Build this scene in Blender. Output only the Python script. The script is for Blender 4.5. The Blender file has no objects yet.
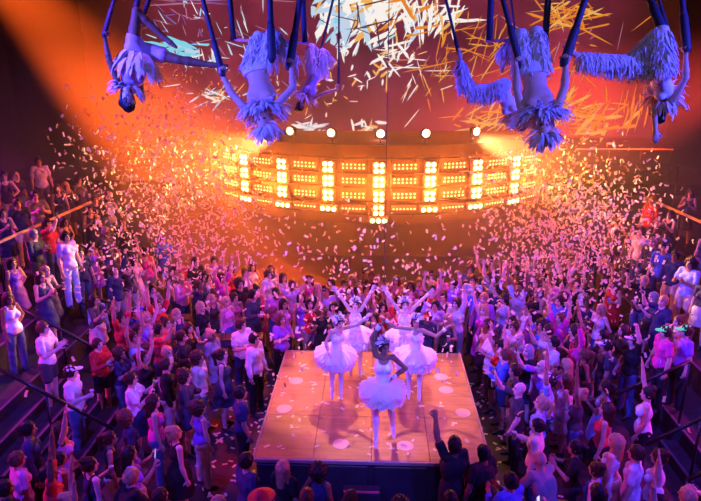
import bpy, math, random
import numpy as np
from mathutils import Vector, Matrix, Euler

PI = math.pi
C = bpy.context.scene.collection
rnd = random.Random(7)

# ------------------------------------------------------------------ signed-distance modelling
F32 = np.float32
def V3(*a):
    return np.array(a if len(a) == 3 else a[0], dtype=np.float64)
def nz(v):
    v = np.asarray(v, dtype=np.float64)
    return v / max(1e-9, np.linalg.norm(v))

class Cone:                       # tapered limb segment
    def __init__(s, a, b, ra, rb, k=.02):
        s.a, s.b, s.ra, s.rb, s.k = V3(a), V3(b), ra, rb, k
    def box(s):
        r = max(s.ra, s.rb)
        return np.minimum(s.a, s.b) - r, np.maximum(s.a, s.b) + r
    def d(s, X, Y, Z, inf=0.):
        ab = s.b - s.a
        L = max(1e-9, ab @ ab)
        x, y, z = X - F32(s.a[0]), Y - F32(s.a[1]), Z - F32(s.a[2])
        t = np.clip((x * F32(ab[0]) + y * F32(ab[1]) + z * F32(ab[2])) / F32(L), 0, 1)
        q = np.sqrt((x - t * F32(ab[0])) ** 2 + (y - t * F32(ab[1])) ** 2 + (z - t * F32(ab[2])) ** 2)
        return q - (F32(s.ra + inf) + F32(s.rb - s.ra) * t)

class Ell:                        # ellipsoid in a frame (lat, front, up)
    def __init__(s, c, r, fr=None, k=.03):
        s.c, s.r, s.k = V3(c), V3(r), k
        s.M = np.eye(3) if fr is None else np.array([nz(fr[0]), nz(fr[1]), nz(fr[2])])
    def box(s):
        e = np.sqrt(((s.M * s.r[:, None]) ** 2).sum(0))
        return s.c - e, s.c + e
    def d(s, X, Y, Z, inf=0.):
        x, y, z = X - F32(s.c[0]), Y - F32(s.c[1]), Z - F32(s.c[2])
        r = s.r + inf
        k0 = k1 = 0
        for i in range(3):
            m = s.M[i]
            u = x * F32(m[0]) + y * F32(m[1]) + z * F32(m[2])
            k0 = k0 + (u / F32(r[i])) ** 2
            k1 = k1 + (u / F32(r[i] ** 2)) ** 2
        k0 = np.sqrt(k0)
        return k0 * (k0 - 1) / np.maximum(np.sqrt(k1), F32(1e-6))

def surface_nets(D, lo, h):
    s = D < 0
    n = np.array(D.shape)
    cnt = np.zeros(n - 1, dtype=np.int8)
    for i in (0, 1):
        for j in (0, 1):
            for k in (0, 1):
                cnt += s[i:n[0] - 1 + i, j:n[1] - 1 + j, k:n[2] - 1 + k]
    act = (cnt > 0) & (cnt < 8)
    idx = np.argwhere(act)
    num = np.full(act.shape, -1, dtype=np.int64)
    num[act] = np.arange(len(idx))
    pos = np.zeros((len(idx), 3)); w = np.zeros(len(idx))
    I, J, K = idx.T
    cor = [(i, j, k) for i in (0, 1) for j in (0, 1) for k in (0, 1)]
    for a in cor:
        for ax in range(3):
            if a[ax]: continue
            b = list(a); b[ax] = 1
            d0 = D[I + a[0], J + a[1], K + a[2]]; d1 = D[I + b[0], J + b[1], K + b[2]]
            m = (d0 < 0) != (d1 < 0)
            t = np.where(m, d0 / np.where(m, d0 - d1, 1), 0)
            p = np.array(a, dtype=float)[None, :].repeat(len(idx), 0)
            p[:, ax] += t
            pos[m] += p[m]; w[m] += 1
    verts = (pos / w[:, None] + idx) * h + lo
    faces = []
    for ax in range(3):
        sl0 = [slice(1, -1)] * 3; sl1 = [slice(1, -1)] * 3
        sl0[ax] = slice(0, -1); sl1[ax] = slice(1, None)
        e = np.argwhere(s[tuple(sl0)] != s[tuple(sl1)])
        off = np.ones(3, dtype=int); off[ax] = 0
        e = e + off
        o1, o2 = [(1, 2), (2, 0), (0, 1)][ax]
        q = []
        for u, v in ((-1, -1), (0, -1), (0, 0), (-1, 0)):
            c = e.copy(); c[:, o1] += u; c[:, o2] += v
            q.append(num[c[:, 0], c[:, 1], c[:, 2]])
        q = np.stack(q, 1)
        neg = ~s[e[:, 0], e[:, 1], e[:, 2]]
        q[neg] = q[neg][:, ::-1]
        faces.append(q)
    return verts, np.concatenate(faces)

def solid(prims, h, inf=0., cuts=(), subs=(), noise=None, extra=.03):
    """union of prims (smooth), minus subs, kept on the inner side of the planes in cuts -> verts, faces"""
    los = np.min([p.box()[0] for p in prims], 0) - inf - extra
    his = np.max([p.box()[1] for p in prims], 0) + inf + extra
    for pt, nrm in cuts:           # tighten the box for axis planes
        nrm = nz(nrm)
        for i in range(3):
            if nrm[i] > .999: his[i] = min(his[i], pt[i] + 3 * h)
            if nrm[i] < -.999: los[i] = max(los[i], pt[i] - 3 * h)
    n = np.maximum(4, np.ceil((his - los) / h).astype(int) + 1)
    ax = [(los[i] + np.arange(n[i]) * h).astype(F32) for i in range(3)]
    D = np.full(n, .3, dtype=F32)
    def sl(p, m):
        a, b = p.box()
        r = []
        for i in range(3):
            i0 = int(max(0, np.floor((a[i] - m - los[i]) / h))); i1 = int(min(n[i], np.ceil((b[i] + m - los[i]) / h) + 1))
            r.append(slice(i0, max(i0, i1)))
        return tuple(r)
    def xyz(S):
        return ax[0][S[0]][:, None, None], ax[1][S[1]][None, :, None], ax[2][S[2]][None, None, :]
    for p in prims:
        S = sl(p, inf + p.k + 3 * h)
        if any(q.stop <= q.start for q in S): continue
        d = p.d(*xyz(S), inf)
        o = D[S]
        k = max(p.k, 1e-4)
        hh = np.clip(.5 + .5 * (o - d) / F32(k), 0, 1)
        D[S] = o + (d - o) * hh - F32(k) * hh * (1 - hh)
    for p in subs:
        S = sl(p, p.k + 3 * h)
        if any(q.stop <= q.start for q in S): continue
        d = -p.d(*xyz(S))
        o = D[S]; k = max(p.k, 1e-4)
        hh = np.clip(.5 - .5 * (o - d) / F32(k), 0, 1)
        D[S] = o + (d - o) * hh + F32(k) * hh * (1 - hh)
    X, Y, Z = xyz((slice(None),) * 3)
    if noise is not None:
        D += noise(X, Y, Z).astype(F32)
    for pt, nrm in cuts:
        nrm = nz(nrm)
        D = np.maximum(D, (X - F32(pt[0])) * F32(nrm[0]) + (Y - F32(pt[1])) * F32(nrm[1]) + (Z - F32(pt[2])) * F32(nrm[2]))
    D[0] = D[-1] = .3; D[:, 0] = D[:, -1] = .3; D[:, :, 0] = D[:, :, -1] = .3
    return surface_nets(D, los, h)

def wrinkle(a=.006, f=38., ph=0.):
    def fn(X, Y, Z):
        return a * np.sin(f * X + 11 * Z + ph) * np.sin(f * .9 * Z + 13 * Y + 1.3 * ph) + a * .6 * np.sin(f * .7 * Y - 17 * Z + 9 * X + ph)
    return fn

def mesh_from(name, verts, faces, mats=(), mat_idx=None, smooth=True):
    me = bpy.data.meshes.new(name)
    verts = np.asarray(verts, dtype=F32)
    if isinstance(faces, np.ndarray):
        nf, k = faces.shape
        me.vertices.add(len(verts)); me.vertices.foreach_set('co', verts.ravel())
        me.loops.add(nf * k); me.loops.foreach_set('vertex_index', faces.astype(np.int32).ravel())
        me.polygons.add(nf); me.polygons.foreach_set('loop_start', (np.arange(nf) * k).astype(np.int32))
        me.update(calc_edges=True)
    else:
        me.from_pydata([tuple(v) for v in verts], [], [tuple(f) for f in faces]); me.update()
    for m in mats: me.materials.append(m)
    if mat_idx is not None: me.polygons.foreach_set('material_index', np.asarray(mat_idx, dtype=np.int32))
    if smooth: me.polygons.foreach_set('use_smooth', np.ones(len(me.polygons), dtype=bool))
    me.validate()
    return me

def decimated(me, ratio):
    o = bpy.data.objects.new('tmp', me); C.objects.link(o)
    m = o.modifiers.new('d', 'DECIMATE'); m.ratio = ratio
    dg = bpy.context.evaluated_depsgraph_get(); dg.update()
    r = bpy.data.meshes.new_from_object(o.evaluated_get(dg), depsgraph=dg)
    r.name = me.name
    bpy.data.objects.remove(o); bpy.data.meshes.remove(me)
    r.polygons.foreach_set('use_smooth', np.ones(len(r.polygons), dtype=bool))
    return r

# ------------------------------------------------------------------ plain mesh collector
class MB:
    def __init__(s): s.v, s.f, s.m = [], [], []
    def add(s, vs, fs, mi=0):
        b = len(s.v); s.v += [tuple(v) for v in vs]; s.f += [tuple(i + b for i in f) for f in fs]; s.m += [mi] * len(fs)
    def box(s, c, size, M=None, mi=0, bev=0.):
        x, y, z = [q / 2 for q in size]
        if bev <= 0:
            vs = [(a, b, d) for a in (-x, x) for b in (-y, y) for d in (-z, z)]
            fs = [(0, 1, 3, 2), (4, 6, 7, 5), (0, 4, 5, 1), (2, 3, 7, 6), (0, 2, 6, 4), (1, 5, 7, 3)]
        else:
            b_ = min(bev, x * .9, y * .9, z * .9)
            vs, fs = [], []
            idx = {}
            for sx in (-1, 1):
                for sy in (-1, 1):
                    for sz in (-1, 1):
                        for k in range(3):
                            p = [sx * (x - b_), sy * (y - b_), sz * (z - b_)]
                            p[k] = (sx * x, sy * y, sz * z)[k]
                            idx[(sx, sy, sz, k)] = len(vs); vs.append(tuple(p))
            for k in range(3):
                i, j = [(1, 2), (2, 0), (0, 1)][k]
                for sg in (-1, 1):
                    q = []
                    for (u, w) in ((-1, -1), (1, -1), (1, 1), (-1, 1)):
                        key = [0, 0, 0]; key[k] = sg; key[i] = u; key[j] = w
                        q.append(idx[(*key, k)])
                    fs.append(tuple(q) if sg > 0 else tuple(q[::-1]))
            for k in range(3):          # edges along axis k
                i, j = [(1, 2), (2, 0), (0, 1)][k]
                for u in (-1, 1):
                    for w in (-1, 1):
                        a = [0] * 3; a[k] = -1; a[i] = u; a[j] = w
                        e = list(a); e[k] = 1
                        q = (idx[(*a, i)], idx[(*e, i)], idx[(*e, j)], idx[(*a, j)])
                        fs.append(q if u * w < 0 else q[::-1])
            for sx in (-1, 1):
                for sy in (-1, 1):
                    for sz in (-1, 1):
                        q = (idx[(sx, sy, sz, 0)], idx[(sx, sy, sz, 1)], idx[(sx, sy, sz, 2)])
                        fs.append(q if sx * sy * sz > 0 else q[::-1])
        if M is None: M = Matrix.Identity(3)
        s.add([Vector(c) + M @ Vector(v) for v in vs], fs, mi)
    def tube(s, pts, r, n=8, mi=0, caps=True):
        pts = [Vector(p) for p in pts]
        rs = r if isinstance(r, (list, tuple)) else [r] * len(pts)
        t0 = (pts[1] - pts[0]).normalized()
        a = t0.orthogonal().normalized()
        vs, fs = [], []
        for i, p in enumerate(pts):
            t = (pts[min(i + 1, len(pts) - 1)] - pts[max(i - 1, 0)]).normalized()
            a = (a - t * a.dot(t)).normalized(); b = t.cross(a)
            for k in range(n):
                w = 2 * PI * k / n
                vs.append(p + (a * math.cos(w) + b * math.sin(w)) * rs[i])
        for i in range(len(pts) - 1):
            for k in range(n):
                k2 = (k + 1) % n
                fs.append((i * n + k, i * n + k2, (i + 1) * n + k2, (i + 1) * n + k))
        if caps:
            fs.append(tuple(range(n - 1, -1, -1))); L = (len(pts) - 1) * n
            fs.append(tuple(L + k for k in range(n)))
        s.add(vs, fs, mi)
    def lathe(s, prof, n=16, M=None, mi=0):
        """prof: (radius, z) from bottom to top"""
        M = Matrix.Identity(4) if M is None else M
        vs, fs = [], []
        for r, z in prof:
            for k in range(n):
                w = 2 * PI * k / n
                vs.append(M @ Vector((r * math.cos(w), r * math.sin(w), z)))
        for i in range(len(prof) - 1):
            for k in range(n):
                k2 = (k + 1) % n
                fs.append((i * n + k, i * n + k2, (i + 1) * n + k2, (i + 1) * n + k))
        fs.append(tuple(range(n - 1, -1, -1))); L = (len(prof) - 1) * n
        fs.append(tuple(L + k for k in range(n)))
        s.add(vs, fs, mi)
    def mesh(s, name, mats, smooth=False):
        me = bpy.data.meshes.new(name)
        me.from_pydata([tuple(v) for v in s.v], [], s.f); me.update()
        for m in (mats if isinstance(mats, (list, tuple)) else [mats]): me.materials.append(m)
        me.polygons.foreach_set('material_index', s.m)
        me.polygons.foreach_set('use_smooth', [smooth] * len(me.polygons))
        return me
    def build(s, name, mats, parent=None, smooth=False):
        return link(name, s.mesh(name, mats, smooth), parent)

def link(name, me, parent=None, M=None):
    o = bpy.data.objects.new(name, me); C.objects.link(o)
    if parent is not None: o.parent = parent
    if M is not None: o.matrix_basis = M
    return o
def empty(name, loc=(0, 0, 0), rz=0.):
    o = bpy.data.objects.new(name, None); C.objects.link(o); o.location = loc; o.rotation_euler = (0, 0, rz)
    o.empty_display_size = .1
    return o
def tag(o, label=None, cat=None, group=None, kind=None):
    if label: o['label'] = label
    if cat: o['category'] = cat
    if group: o['group'] = group
    if kind: o['kind'] = kind
    return o

# ------------------------------------------------------------------ materials
def mat(name, col, rough=.7, metal=0., noise=0., scale=20., sub=0., trans=0., emit=None, es=0., spec=.3, bump=0.):
    m = bpy.data.materials.new(name); m.use_nodes = True
    nt = m.node_tree; b = nt.nodes['Principled BSDF']
    b.inputs['Base Color'].default_value = (*col, 1); b.inputs['Roughness'].default_value = rough
    b.inputs['Metallic'].default_value = metal; b.inputs['Specular IOR Level'].default_value = spec
    tc = nt.nodes.new('ShaderNodeTexCoord')
    nn = nt.nodes.new('ShaderNodeTexNoise'); nn.inputs['Scale'].default_value = scale; nn.inputs['Detail'].default_value = 3
    nt.links.new(tc.outputs['Object'], nn.inputs['Vector'])
    mx = nt.nodes.new('ShaderNodeMixRGB'); mx.blend_type = 'MULTIPLY'; mx.inputs['Fac'].default_value = noise
    mx.inputs['Color1'].default_value = (*col, 1)
    rp = nt.nodes.new('ShaderNodeMapRange'); rp.inputs['From Min'].default_value = .3; rp.inputs['From Max'].default_value = .7; rp.inputs['To Min'].default_value = .35; rp.inputs['To Max'].default_value = 1.
    nt.links.new(nn.outputs['Fac'], rp.inputs['Value']); nt.links.new(rp.outputs['Result'], mx.inputs['Color2'])
    nt.links.new(mx.outputs['Color'], b.inputs['Base Color'])
    if bump:
        bp = nt.nodes.new('ShaderNodeBump'); bp.inputs['Strength'].default_value = bump; bp.inputs['Distance'].default_value = .01
        nt.links.new(nn.outputs['Fac'], bp.inputs['Height']); nt.links.new(bp.outputs['Normal'], b.inputs['Normal'])
    if emit:
        b.inputs['Emission Color'].default_value = (*emit, 1); b.inputs['Emission Strength'].default_value = es
    if trans:                       # thin cloth that lets light through
        tr = nt.nodes.new('ShaderNodeBsdfTranslucent'); tr.inputs['Color'].default_value = (*col, 1)
        ms = nt.nodes.new('ShaderNodeMixShader'); ms.inputs['Fac'].default_value = trans
        out = nt.nodes['Material Output']
        nt.links.new(b.outputs[0], ms.inputs[1]); nt.links.new(tr.outputs[0], ms.inputs[2]); nt.links.new(ms.outputs[0], out.inputs['Surface'])
    return m
# ------------------------------------------------------------------ human figures
UP = V3(0, 0, 1); FR = V3(0, -1, 0)
def ang(ax, deg, v):
    return np.array(Matrix.Rotation(math.radians(deg), 3, Vector(ax)) @ Vector(v))

class Human:
    """joints and solids of one figure; faces -Y, its left is +X; S = scale"""
    def __init__(s, pose, sex='m'):
        g = lambda k, d: pose.get(k, d)
        f = sex == 'f'
        s.sex, s.pose = sex, pose
        tu = nz(g('tu', UP)); tf = V3(g('tf', FR)); tf = nz(tf - tu * (tf @ tu)); tl = -np.cross(tf, tu)
        cu = nz(g('cu', tu)); cf = V3(g('cf', tf)); cf = nz(cf - cu * (cf @ cu)); cl = -np.cross(cf, cu)
        hu = nz(g('hu', cu)); hf = V3(g('hf', cf)); hf = nz(hf - hu * (hf @ hu)); hl = -np.cross(hf, hu)
        P = V3(g('P', (0, 0, .95)))
        s.P, s.tu, s.tf, s.tl, s.cu, s.cf, s.cl, s.hu, s.hf, s.hl = P, tu, tf, tl, cu, cf, cl, hu, hf, hl
        s.waist = P + tu * .13; s.chest = s.waist + cu * .17
        s.neck = s.waist + cu * .365; s.hc = s.neck + hu * .158 + hf * .012
        T = (tl, tf, tu); K = (cl, cf, cu); H = (hl, hf, hu)
        s.torso = []
        A = s.torso.append
        if f:
            A(Ell(P, (.160, .110, .115), T)); A(Ell(P + tu * .11, (.112, .088, .13), T)); A(Ell(s.chest, (.135, .100, .165), K))
            for q in (-1, 1):
                A(Ell(s.chest + cu * .015 + cl * q * .066 + cf * .075, (.058, .058, .058), K, .02))
                A(Ell(P - tf * .055 + tl * q * .07 - tu * .04, (.085, .085, .085), T))
        else:
            A(Ell(P, (.148, .108, .12), T)); A(Ell(P + tu * .12, (.128, .096, .14), T)); A(Ell(s.chest, (.160, .110, .18), K))
            for q in (-1, 1):
                A(Ell(s.chest + cu * .055 + cl * q * .072 + cf * .07, (.08, .045, .06), K, .02))
                A(Ell(P - tf * .05 + tl * q * .065 - tu * .035, (.08, .085, .09), T))
                A(Ell(s.chest + cl * q * .1 - cf * .03, (.07, .07, .14), K, .03))
        sw = .146 if f else .166
        s.L, s.R = {}, {}
        s.arms, s.uarm, s.farm, s.legs, s.thigh, s.shin, s.feet, s.hands = [], [], [], [], [], [], [], []
        for q, key, D in ((1, 'la', s.L), (-1, 'ra', s.R)):
            du, df = [nz(v) for v in g(key, ((q * .25, 0, -1), (q * .12, -.15, -1)))[:2]]
            sh = s.waist + cu * (.335 + .05 * max(0, du @ cu)) + cl * q * (sw - .03 * max(0, du @ cu))
            el = sh + du * .285; wr = el + df * .245
            D['sh'], D['el'], D['wr'] = sh, el, wr
            m = 1. if not f else .84
            s.torso.append(Cone(s.neck - cu * .03, sh - du * .01, .047 * m, .052 * m, .025))
            s.uarm.append(Cone(sh, el, .052 * m, .039 * m, .012))
            md = el + df * .07
            s.farm.append(Cone(el, md, .040 * m, .043 * m, .015)); s.farm.append(Cone(md, wr, .043 * m, .027 * m, .015))
            # hand
            hp = g(key, ()) if len(g(key, ())) > 2 else (0, 0, df, None, 'relax')
            hd = nz(hp[2]) if hp[2] is not None else df
            pn = hp[3] if len(hp) > 3 and hp[3] is not None else None
            if pn is None:
                pn = np.cross(hd, cf) * q
                if np.linalg.norm(pn) < .3: pn = -q * cl
            pn = V3(pn); pn = nz(pn - hd * (pn @ hd)); sd = np.cross(hd, pn) * q   # thumb side
            style = hp[4] if len(hp) > 4 else 'relax'
            curl = {'relax': (22, 30, 18), 'open': (3, 6, 4), 'grip': (62, 80, 60), 'hold': (40, 48, 35)}[style]
            sp = {'relax': .0, 'open': .16, 'grip': 0, 'hold': .02}[style]
            hs = .92 if f else 1.
            s.hands.append(Cone(wr, wr + hd * .03, .027 * m, .026 * m, .012))
            s.hands.append(Ell(wr + hd * .052 * hs, (.041 * hs, .017, .052 * hs), (sd, pn, hd), .012))
            fx = nz(sd)
            for i, (off, ln) in enumerate(((.031, .068), (.0105, .078), (-.0105, .072), (-.031, .056))):
                b = wr + hd * (.092 - .004 * abs(i - 1.3)) * hs + sd * off * hs
                d0 = nz(hd + sd * off / .031 * sp)
                axx = np.cross(d0, pn)
                seg = [.45 * ln * hs, .32 * ln * hs, .26 * ln * hs]; a = 0; p = b
                for j in range(3):
                    a += curl[j]
                    d1 = ang(axx, a, d0) if np.linalg.norm(axx) > .1 else d0
                    p2 = p + d1 * seg[j]
                    s.hands.append(Cone(p, p2, .0098 - .0006 * j, .0092 - .0006 * j, .004)); p = p2
            tb = wr + hd * .03 * hs + sd * .03 * hs; td = nz(hd * .62 + sd * .72 + pn * (.15 if style in ('relax', 'open') else .55))
            t2 = tb + td * .04; td2 = nz(td + hd * .5 + pn * (.0 if style == 'open' else .5) - sd * (.0 if style == 'open' else .35)); t3 = t2 + td2 * .034
            s.hands.append(Cone(tb, t2, .0135, .0115, .006)); s.hands.append(Cone(t2, t3, .0112, .0095, .004))
            D['hand'], D['hd'], D['pn'], D['sd'] = wr + hd * .075, hd, pn, sd
        for q, key, D in ((1, 'll', s.L), (-1, 'rl', s.R)):
            dt, ds, fd = [nz(v) for v in g(key, ((q * .06, 0, -1), (q * .02, .03, -1), (q * .2, -1, -.12)))]
            hip = P - tu * .04 + tl * q * (.092 if f else .085)
            kn = hip + dt * .415; an = kn + ds * .415
            back = nz(np.cross(np.cross(ds, fd), ds)) * -1 if np.linalg.norm(np.cross(ds, fd)) > .15 else -tf
            D['hip'], D['kn'], D['an'], D['fd'] = hip, kn, an, fd
            tr = .090 if f else .086
            s.thigh.append(Cone(hip, hip + dt * .2, tr, .076, .03)); s.thigh.append(Cone(hip + dt * .2, kn, .076, .053, .02))
            cm = kn + ds * .13 + back * .012
            s.shin.append(Cone(kn, cm, .051, .056, .02)); s.shin.append(Cone(cm, an, .055, .034, .02))
            dn = nz(ds - fd * (ds @ fd) * .0)
            if ds @ fd > .6:        # pointed foot
                s.feet.append(Cone(an, an + fd * .11, .036, .034, .015)); s.feet.append(Cone(an + fd * .11, an + fd * .2, .034, .02, .012))
            else:
                s.feet.append(Cone(an + ds * .03 - fd * .045, an + ds * .045 + fd * .06, .034, .034, .015))
                s.feet.append(Cone(an, an + fd * .1 + ds * .045, .036, .030, .015)); s.feet.append(Cone(an + fd * .08 + ds * .048, an + fd * .155 + ds * .055, .033, .024, .012))
        nr = .044 if f else .054
        hc = s.hc
        s.necks = [Cone(s.neck - cu * .04, hc - hu * .06 - hf * .012, nr + .006, nr, .02)]
        hm = .97 if f else 1.
        s.skull = [Ell(hc + hu * .022 - hf * .012, (.074 * hm, .094, .097), H, .02), Ell(hc - hu * .045 + hf * .03, (.057 * hm, .062, .07), H, .025)]
        s.head = s.skull + [Cone(hc - hu * .1 + hf * .055, hc - hu * .1 + hf * .066, .02, .017, .015),
                            Cone(hc + hf * .084 + hu * .008, hc + hf * .106 - hu * .03, .007, .013, .008),
                            Cone(hc + hf * .078 + hu * .03 - hl * .035, hc + hf * .078 + hu * .03 + hl * .035, .012, .012, .012),
                            Ell(hc + hf * .083 - hu * .068, (.023, .012, .009), H, .006)]
        for q in (-1, 1):
            s.head.append(Ell(hc + hl * q * .075 * hm - hf * .005 - hu * .008, (.010, .019, .03), H, .006))
        s.eyes = [hc + hf * .074 + hl * q * .031 + hu * .008 for q in (-1, 1)]
        s.sock = [Ell(e + hf * .018, (.017, .014, .012), H, .01) for e in s.eyes]
        s.ball = [Ell(e, (.0125, .0125, .0115), H, .002) for e in s.eyes]
        s.lips = hc + hf * .092 - hu * .068
        s.H = Matrix(((*[float(a) for a in (hl[0], -hf[0], hu[0])], hc[0]), (hl[1], -hf[1], hu[1], hc[1]), (hl[2], -hf[2], hu[2], hc[2]), (0, 0, 0, 1)))

    def body(s, name, h, mats, ratio=None, tights=False, shoes=True):
        """mats: skin, eye, lip, legwear/shoe"""
        prims = s.torso + s.thigh + s.shin + s.feet + s.uarm + s.farm + s.hands + s.necks + s.head
        # eyeballs go in after the sockets are hollowed
        v, f = solid(prims, h, subs=s.sock)
        me = mesh_from(name, v, f)
        if ratio: me = decimated(me, ratio)
        n = len(me.polygons)
        c = np.zeros(n * 3, dtype=F32); me.polygons.foreach_get('center', c); c = c.reshape(-1, 3)
        mi = np.zeros(n, dtype=np.int32)
        fr = c - s.hc
        for e in s.eyes:
            q = c - (e + s.hf * .006)
            mi[((q @ s.hl) / .017) ** 2 + ((q @ s.hu) / .010) ** 2 + ((q @ s.hf) / .03) ** 2 < 1] = 1
            b = c - (e + s.hf * .01 + s.hu * .021)
            mi[((b @ s.hl) / .021) ** 2 + ((b @ s.hu) / .0055) ** 2 + ((b @ s.hf) / .03) ** 2 < 1] = 1
        q = c - s.lips
        mi[((q @ s.hl) / .025) ** 2 + ((q @ s.hu) / .011) ** 2 + ((q @ s.hf) / .025) ** 2 < 1] = 2
        for D in (s.L, s.R):
            if shoes:
                mi[(np.linalg.norm(c - (D['an'] + D['fd'] * .06), axis=1) < .17) & ((c - D['an']) @ nz(D['an'] - D['kn']) > -.02)] = 3
            if tights:
                for a, b, r in ((D['hip'], D['kn'], .13), (D['kn'], D['an'], .09)):
                    t = np.clip((c - a) @ (b - a) / ((b - a) @ (b - a)), 0, 1.1)
                    mi[np.linalg.norm(c - a - t[:, None] * (b - a), axis=1) < r] = 3
                mi[np.linalg.norm(c - (D['an'] + D['fd'] * .08), axis=1) < .16] = 3
        for m in mats: me.materials.append(m)
        me.polygons.foreach_set('material_index', mi)
        return me

    def cloth(s, name, kind, h, m, ratio=None, ph=0., a=.005):
        tu, tl, tf = s.tu, s.tl, s.tf
        cut = []
        hem = s.P - tu * .06
        if kind in ('tshirt', 'shirt', 'tank'):
            pr = list(s.torso)
            arm = .62 if kind == 'tshirt' else .97
            if kind != 'tank':
                for D in (s.L, s.R):
                    pr.append(Cone(D['sh'], D['sh'] + (D['el'] - D['sh']) * arm, .05, .05 if kind == 'tshirt' else .044, .006))
                    if kind == 'shirt': pr.append(Cone(D['el'], D['el'] + (D['wr'] - D['el']) * .9, .045, .034, .02))
            pr.append(Ell(s.P + tu * .02, (.162, .122, .15), (tl, tf, tu), .03))
            cut = [(hem, -tu)]
            nk = [Ell(s.neck + s.cu * .05 + s.cf * .03, (.07, .075, .075) if kind != 'tank' else (.085, .11, .13), (s.cl, s.cf, s.cu), .01)]
            if kind == 'tank':
                nk += [Ell(D['sh'] + s.cl * q * .03 + s.cu * .02, (.075, .12, .11), (s.cl, s.cf, s.cu), .01) for D, q in ((s.L, 1), (s.R, -1))]
            v, f = solid(pr, h, inf=.012, cuts=cut, subs=nk, noise=wrinkle(a, 34, ph))
        elif kind == 'trousers':
            pr = s.torso[:2] + [p for p in s.torso[2:] if isinstance(p, Ell) and (p.c - s.P) @ tu < .0] + s.thigh + [Cone(p.a, p.b, p.ra + .006, max(p.rb, .052), .02) for p in s.shin]
            cut = [(s.P + tu * .075, tu)]
            v, f = solid(pr, h, inf=.013, cuts=cut, noise=wrinkle(a * .8, 30, ph + 1))
        elif kind == 'shorts':
            pr = s.torso[:2] + [p for p in s.torso[2:] if isinstance(p, Ell) and (p.c - s.P) @ tu < .0] + [s.thigh[0], s.thigh[2]]
            for D in (s.L, s.R): pr.append(Cone(D['hip'], D['hip'] + (D['kn'] - D['hip']) * .6, .09, .085, .03))
            v, f = solid(pr, h, inf=.013, cuts=[(s.P + tu * .075, tu)], noise=wrinkle(a * .8, 30, ph + 1))
        elif kind == 'dress':
            pr = list(s.torso) + [Cone(s.waist, s.P - tu * .1, .115, .17, .05), Cone(s.P - tu * .1, s.P - tu * .38 + s.tf * .02, .17, .21, .04)]
            nk = [Ell(s.neck + s.cu * .05 + s.cf * .03, (.09, .12, .14), (s.cl, s.cf, s.cu), .01)]
            nk += [Ell(D['sh'] + s.cl * q * .03 + s.cu * .02, (.075, .12, .11), (s.cl, s.cf, s.cu), .01) for D, q in ((s.L, 1), (s.R, -1))]
            v, f = solid(pr, h, inf=.012, cuts=[(s.P - tu * .42, -tu)], subs=nk, noise=wrinkle(a * 1.3, 26, ph))
        elif kind == 'skirt':
            pr = s.torso[:2] + [Cone(s.waist - tu * .05, s.P - tu * .05, .12, .165, .05), Cone(s.P - tu * .05, s.P - tu * .36, .165, .2, .04)]
            v, f = solid(pr, h, inf=.012, cuts=[(s.P - tu * .38, -tu), (s.P + tu * .08, tu)], noise=wrinkle(a * 1.3, 26, ph))
        elif kind == 'bodice':
            pr = list(s.torso)
            nk = [Ell(s.neck + s.cu * .03 + s.cf * .05, (.11, .14, .15), (s.cl, s.cf, s.cu), .01)]
            nk += [Ell(D['sh'] + s.cl * q * .03 + s.cu * .01, (.08, .13, .13), (s.cl, s.cf, s.cu), .01) for D, q in ((s.L, 1), (s.R, -1))]
            v, f = solid(pr, h, inf=.008, cuts=[(s.P - tu * .07, -tu)], subs=nk)
        elif kind == 'briefs':
            pr = s.torso[:2] + [p for p in s.torso[2:] if isinstance(p, Ell) and (p.c - s.P) @ tu < 0] + [Cone(D['hip'], D['hip'] + (D['kn'] - D['hip']) * .2, .09, .08, .03) for D in (s.L, s.R)]
            v, f = solid(pr, h, inf=.008, cuts=[(s.P + tu * .08, tu)])
        me = mesh_from(name, v, f)
        if ratio: me = decimated(me, ratio)
        me.materials.append(m)
        return me

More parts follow.
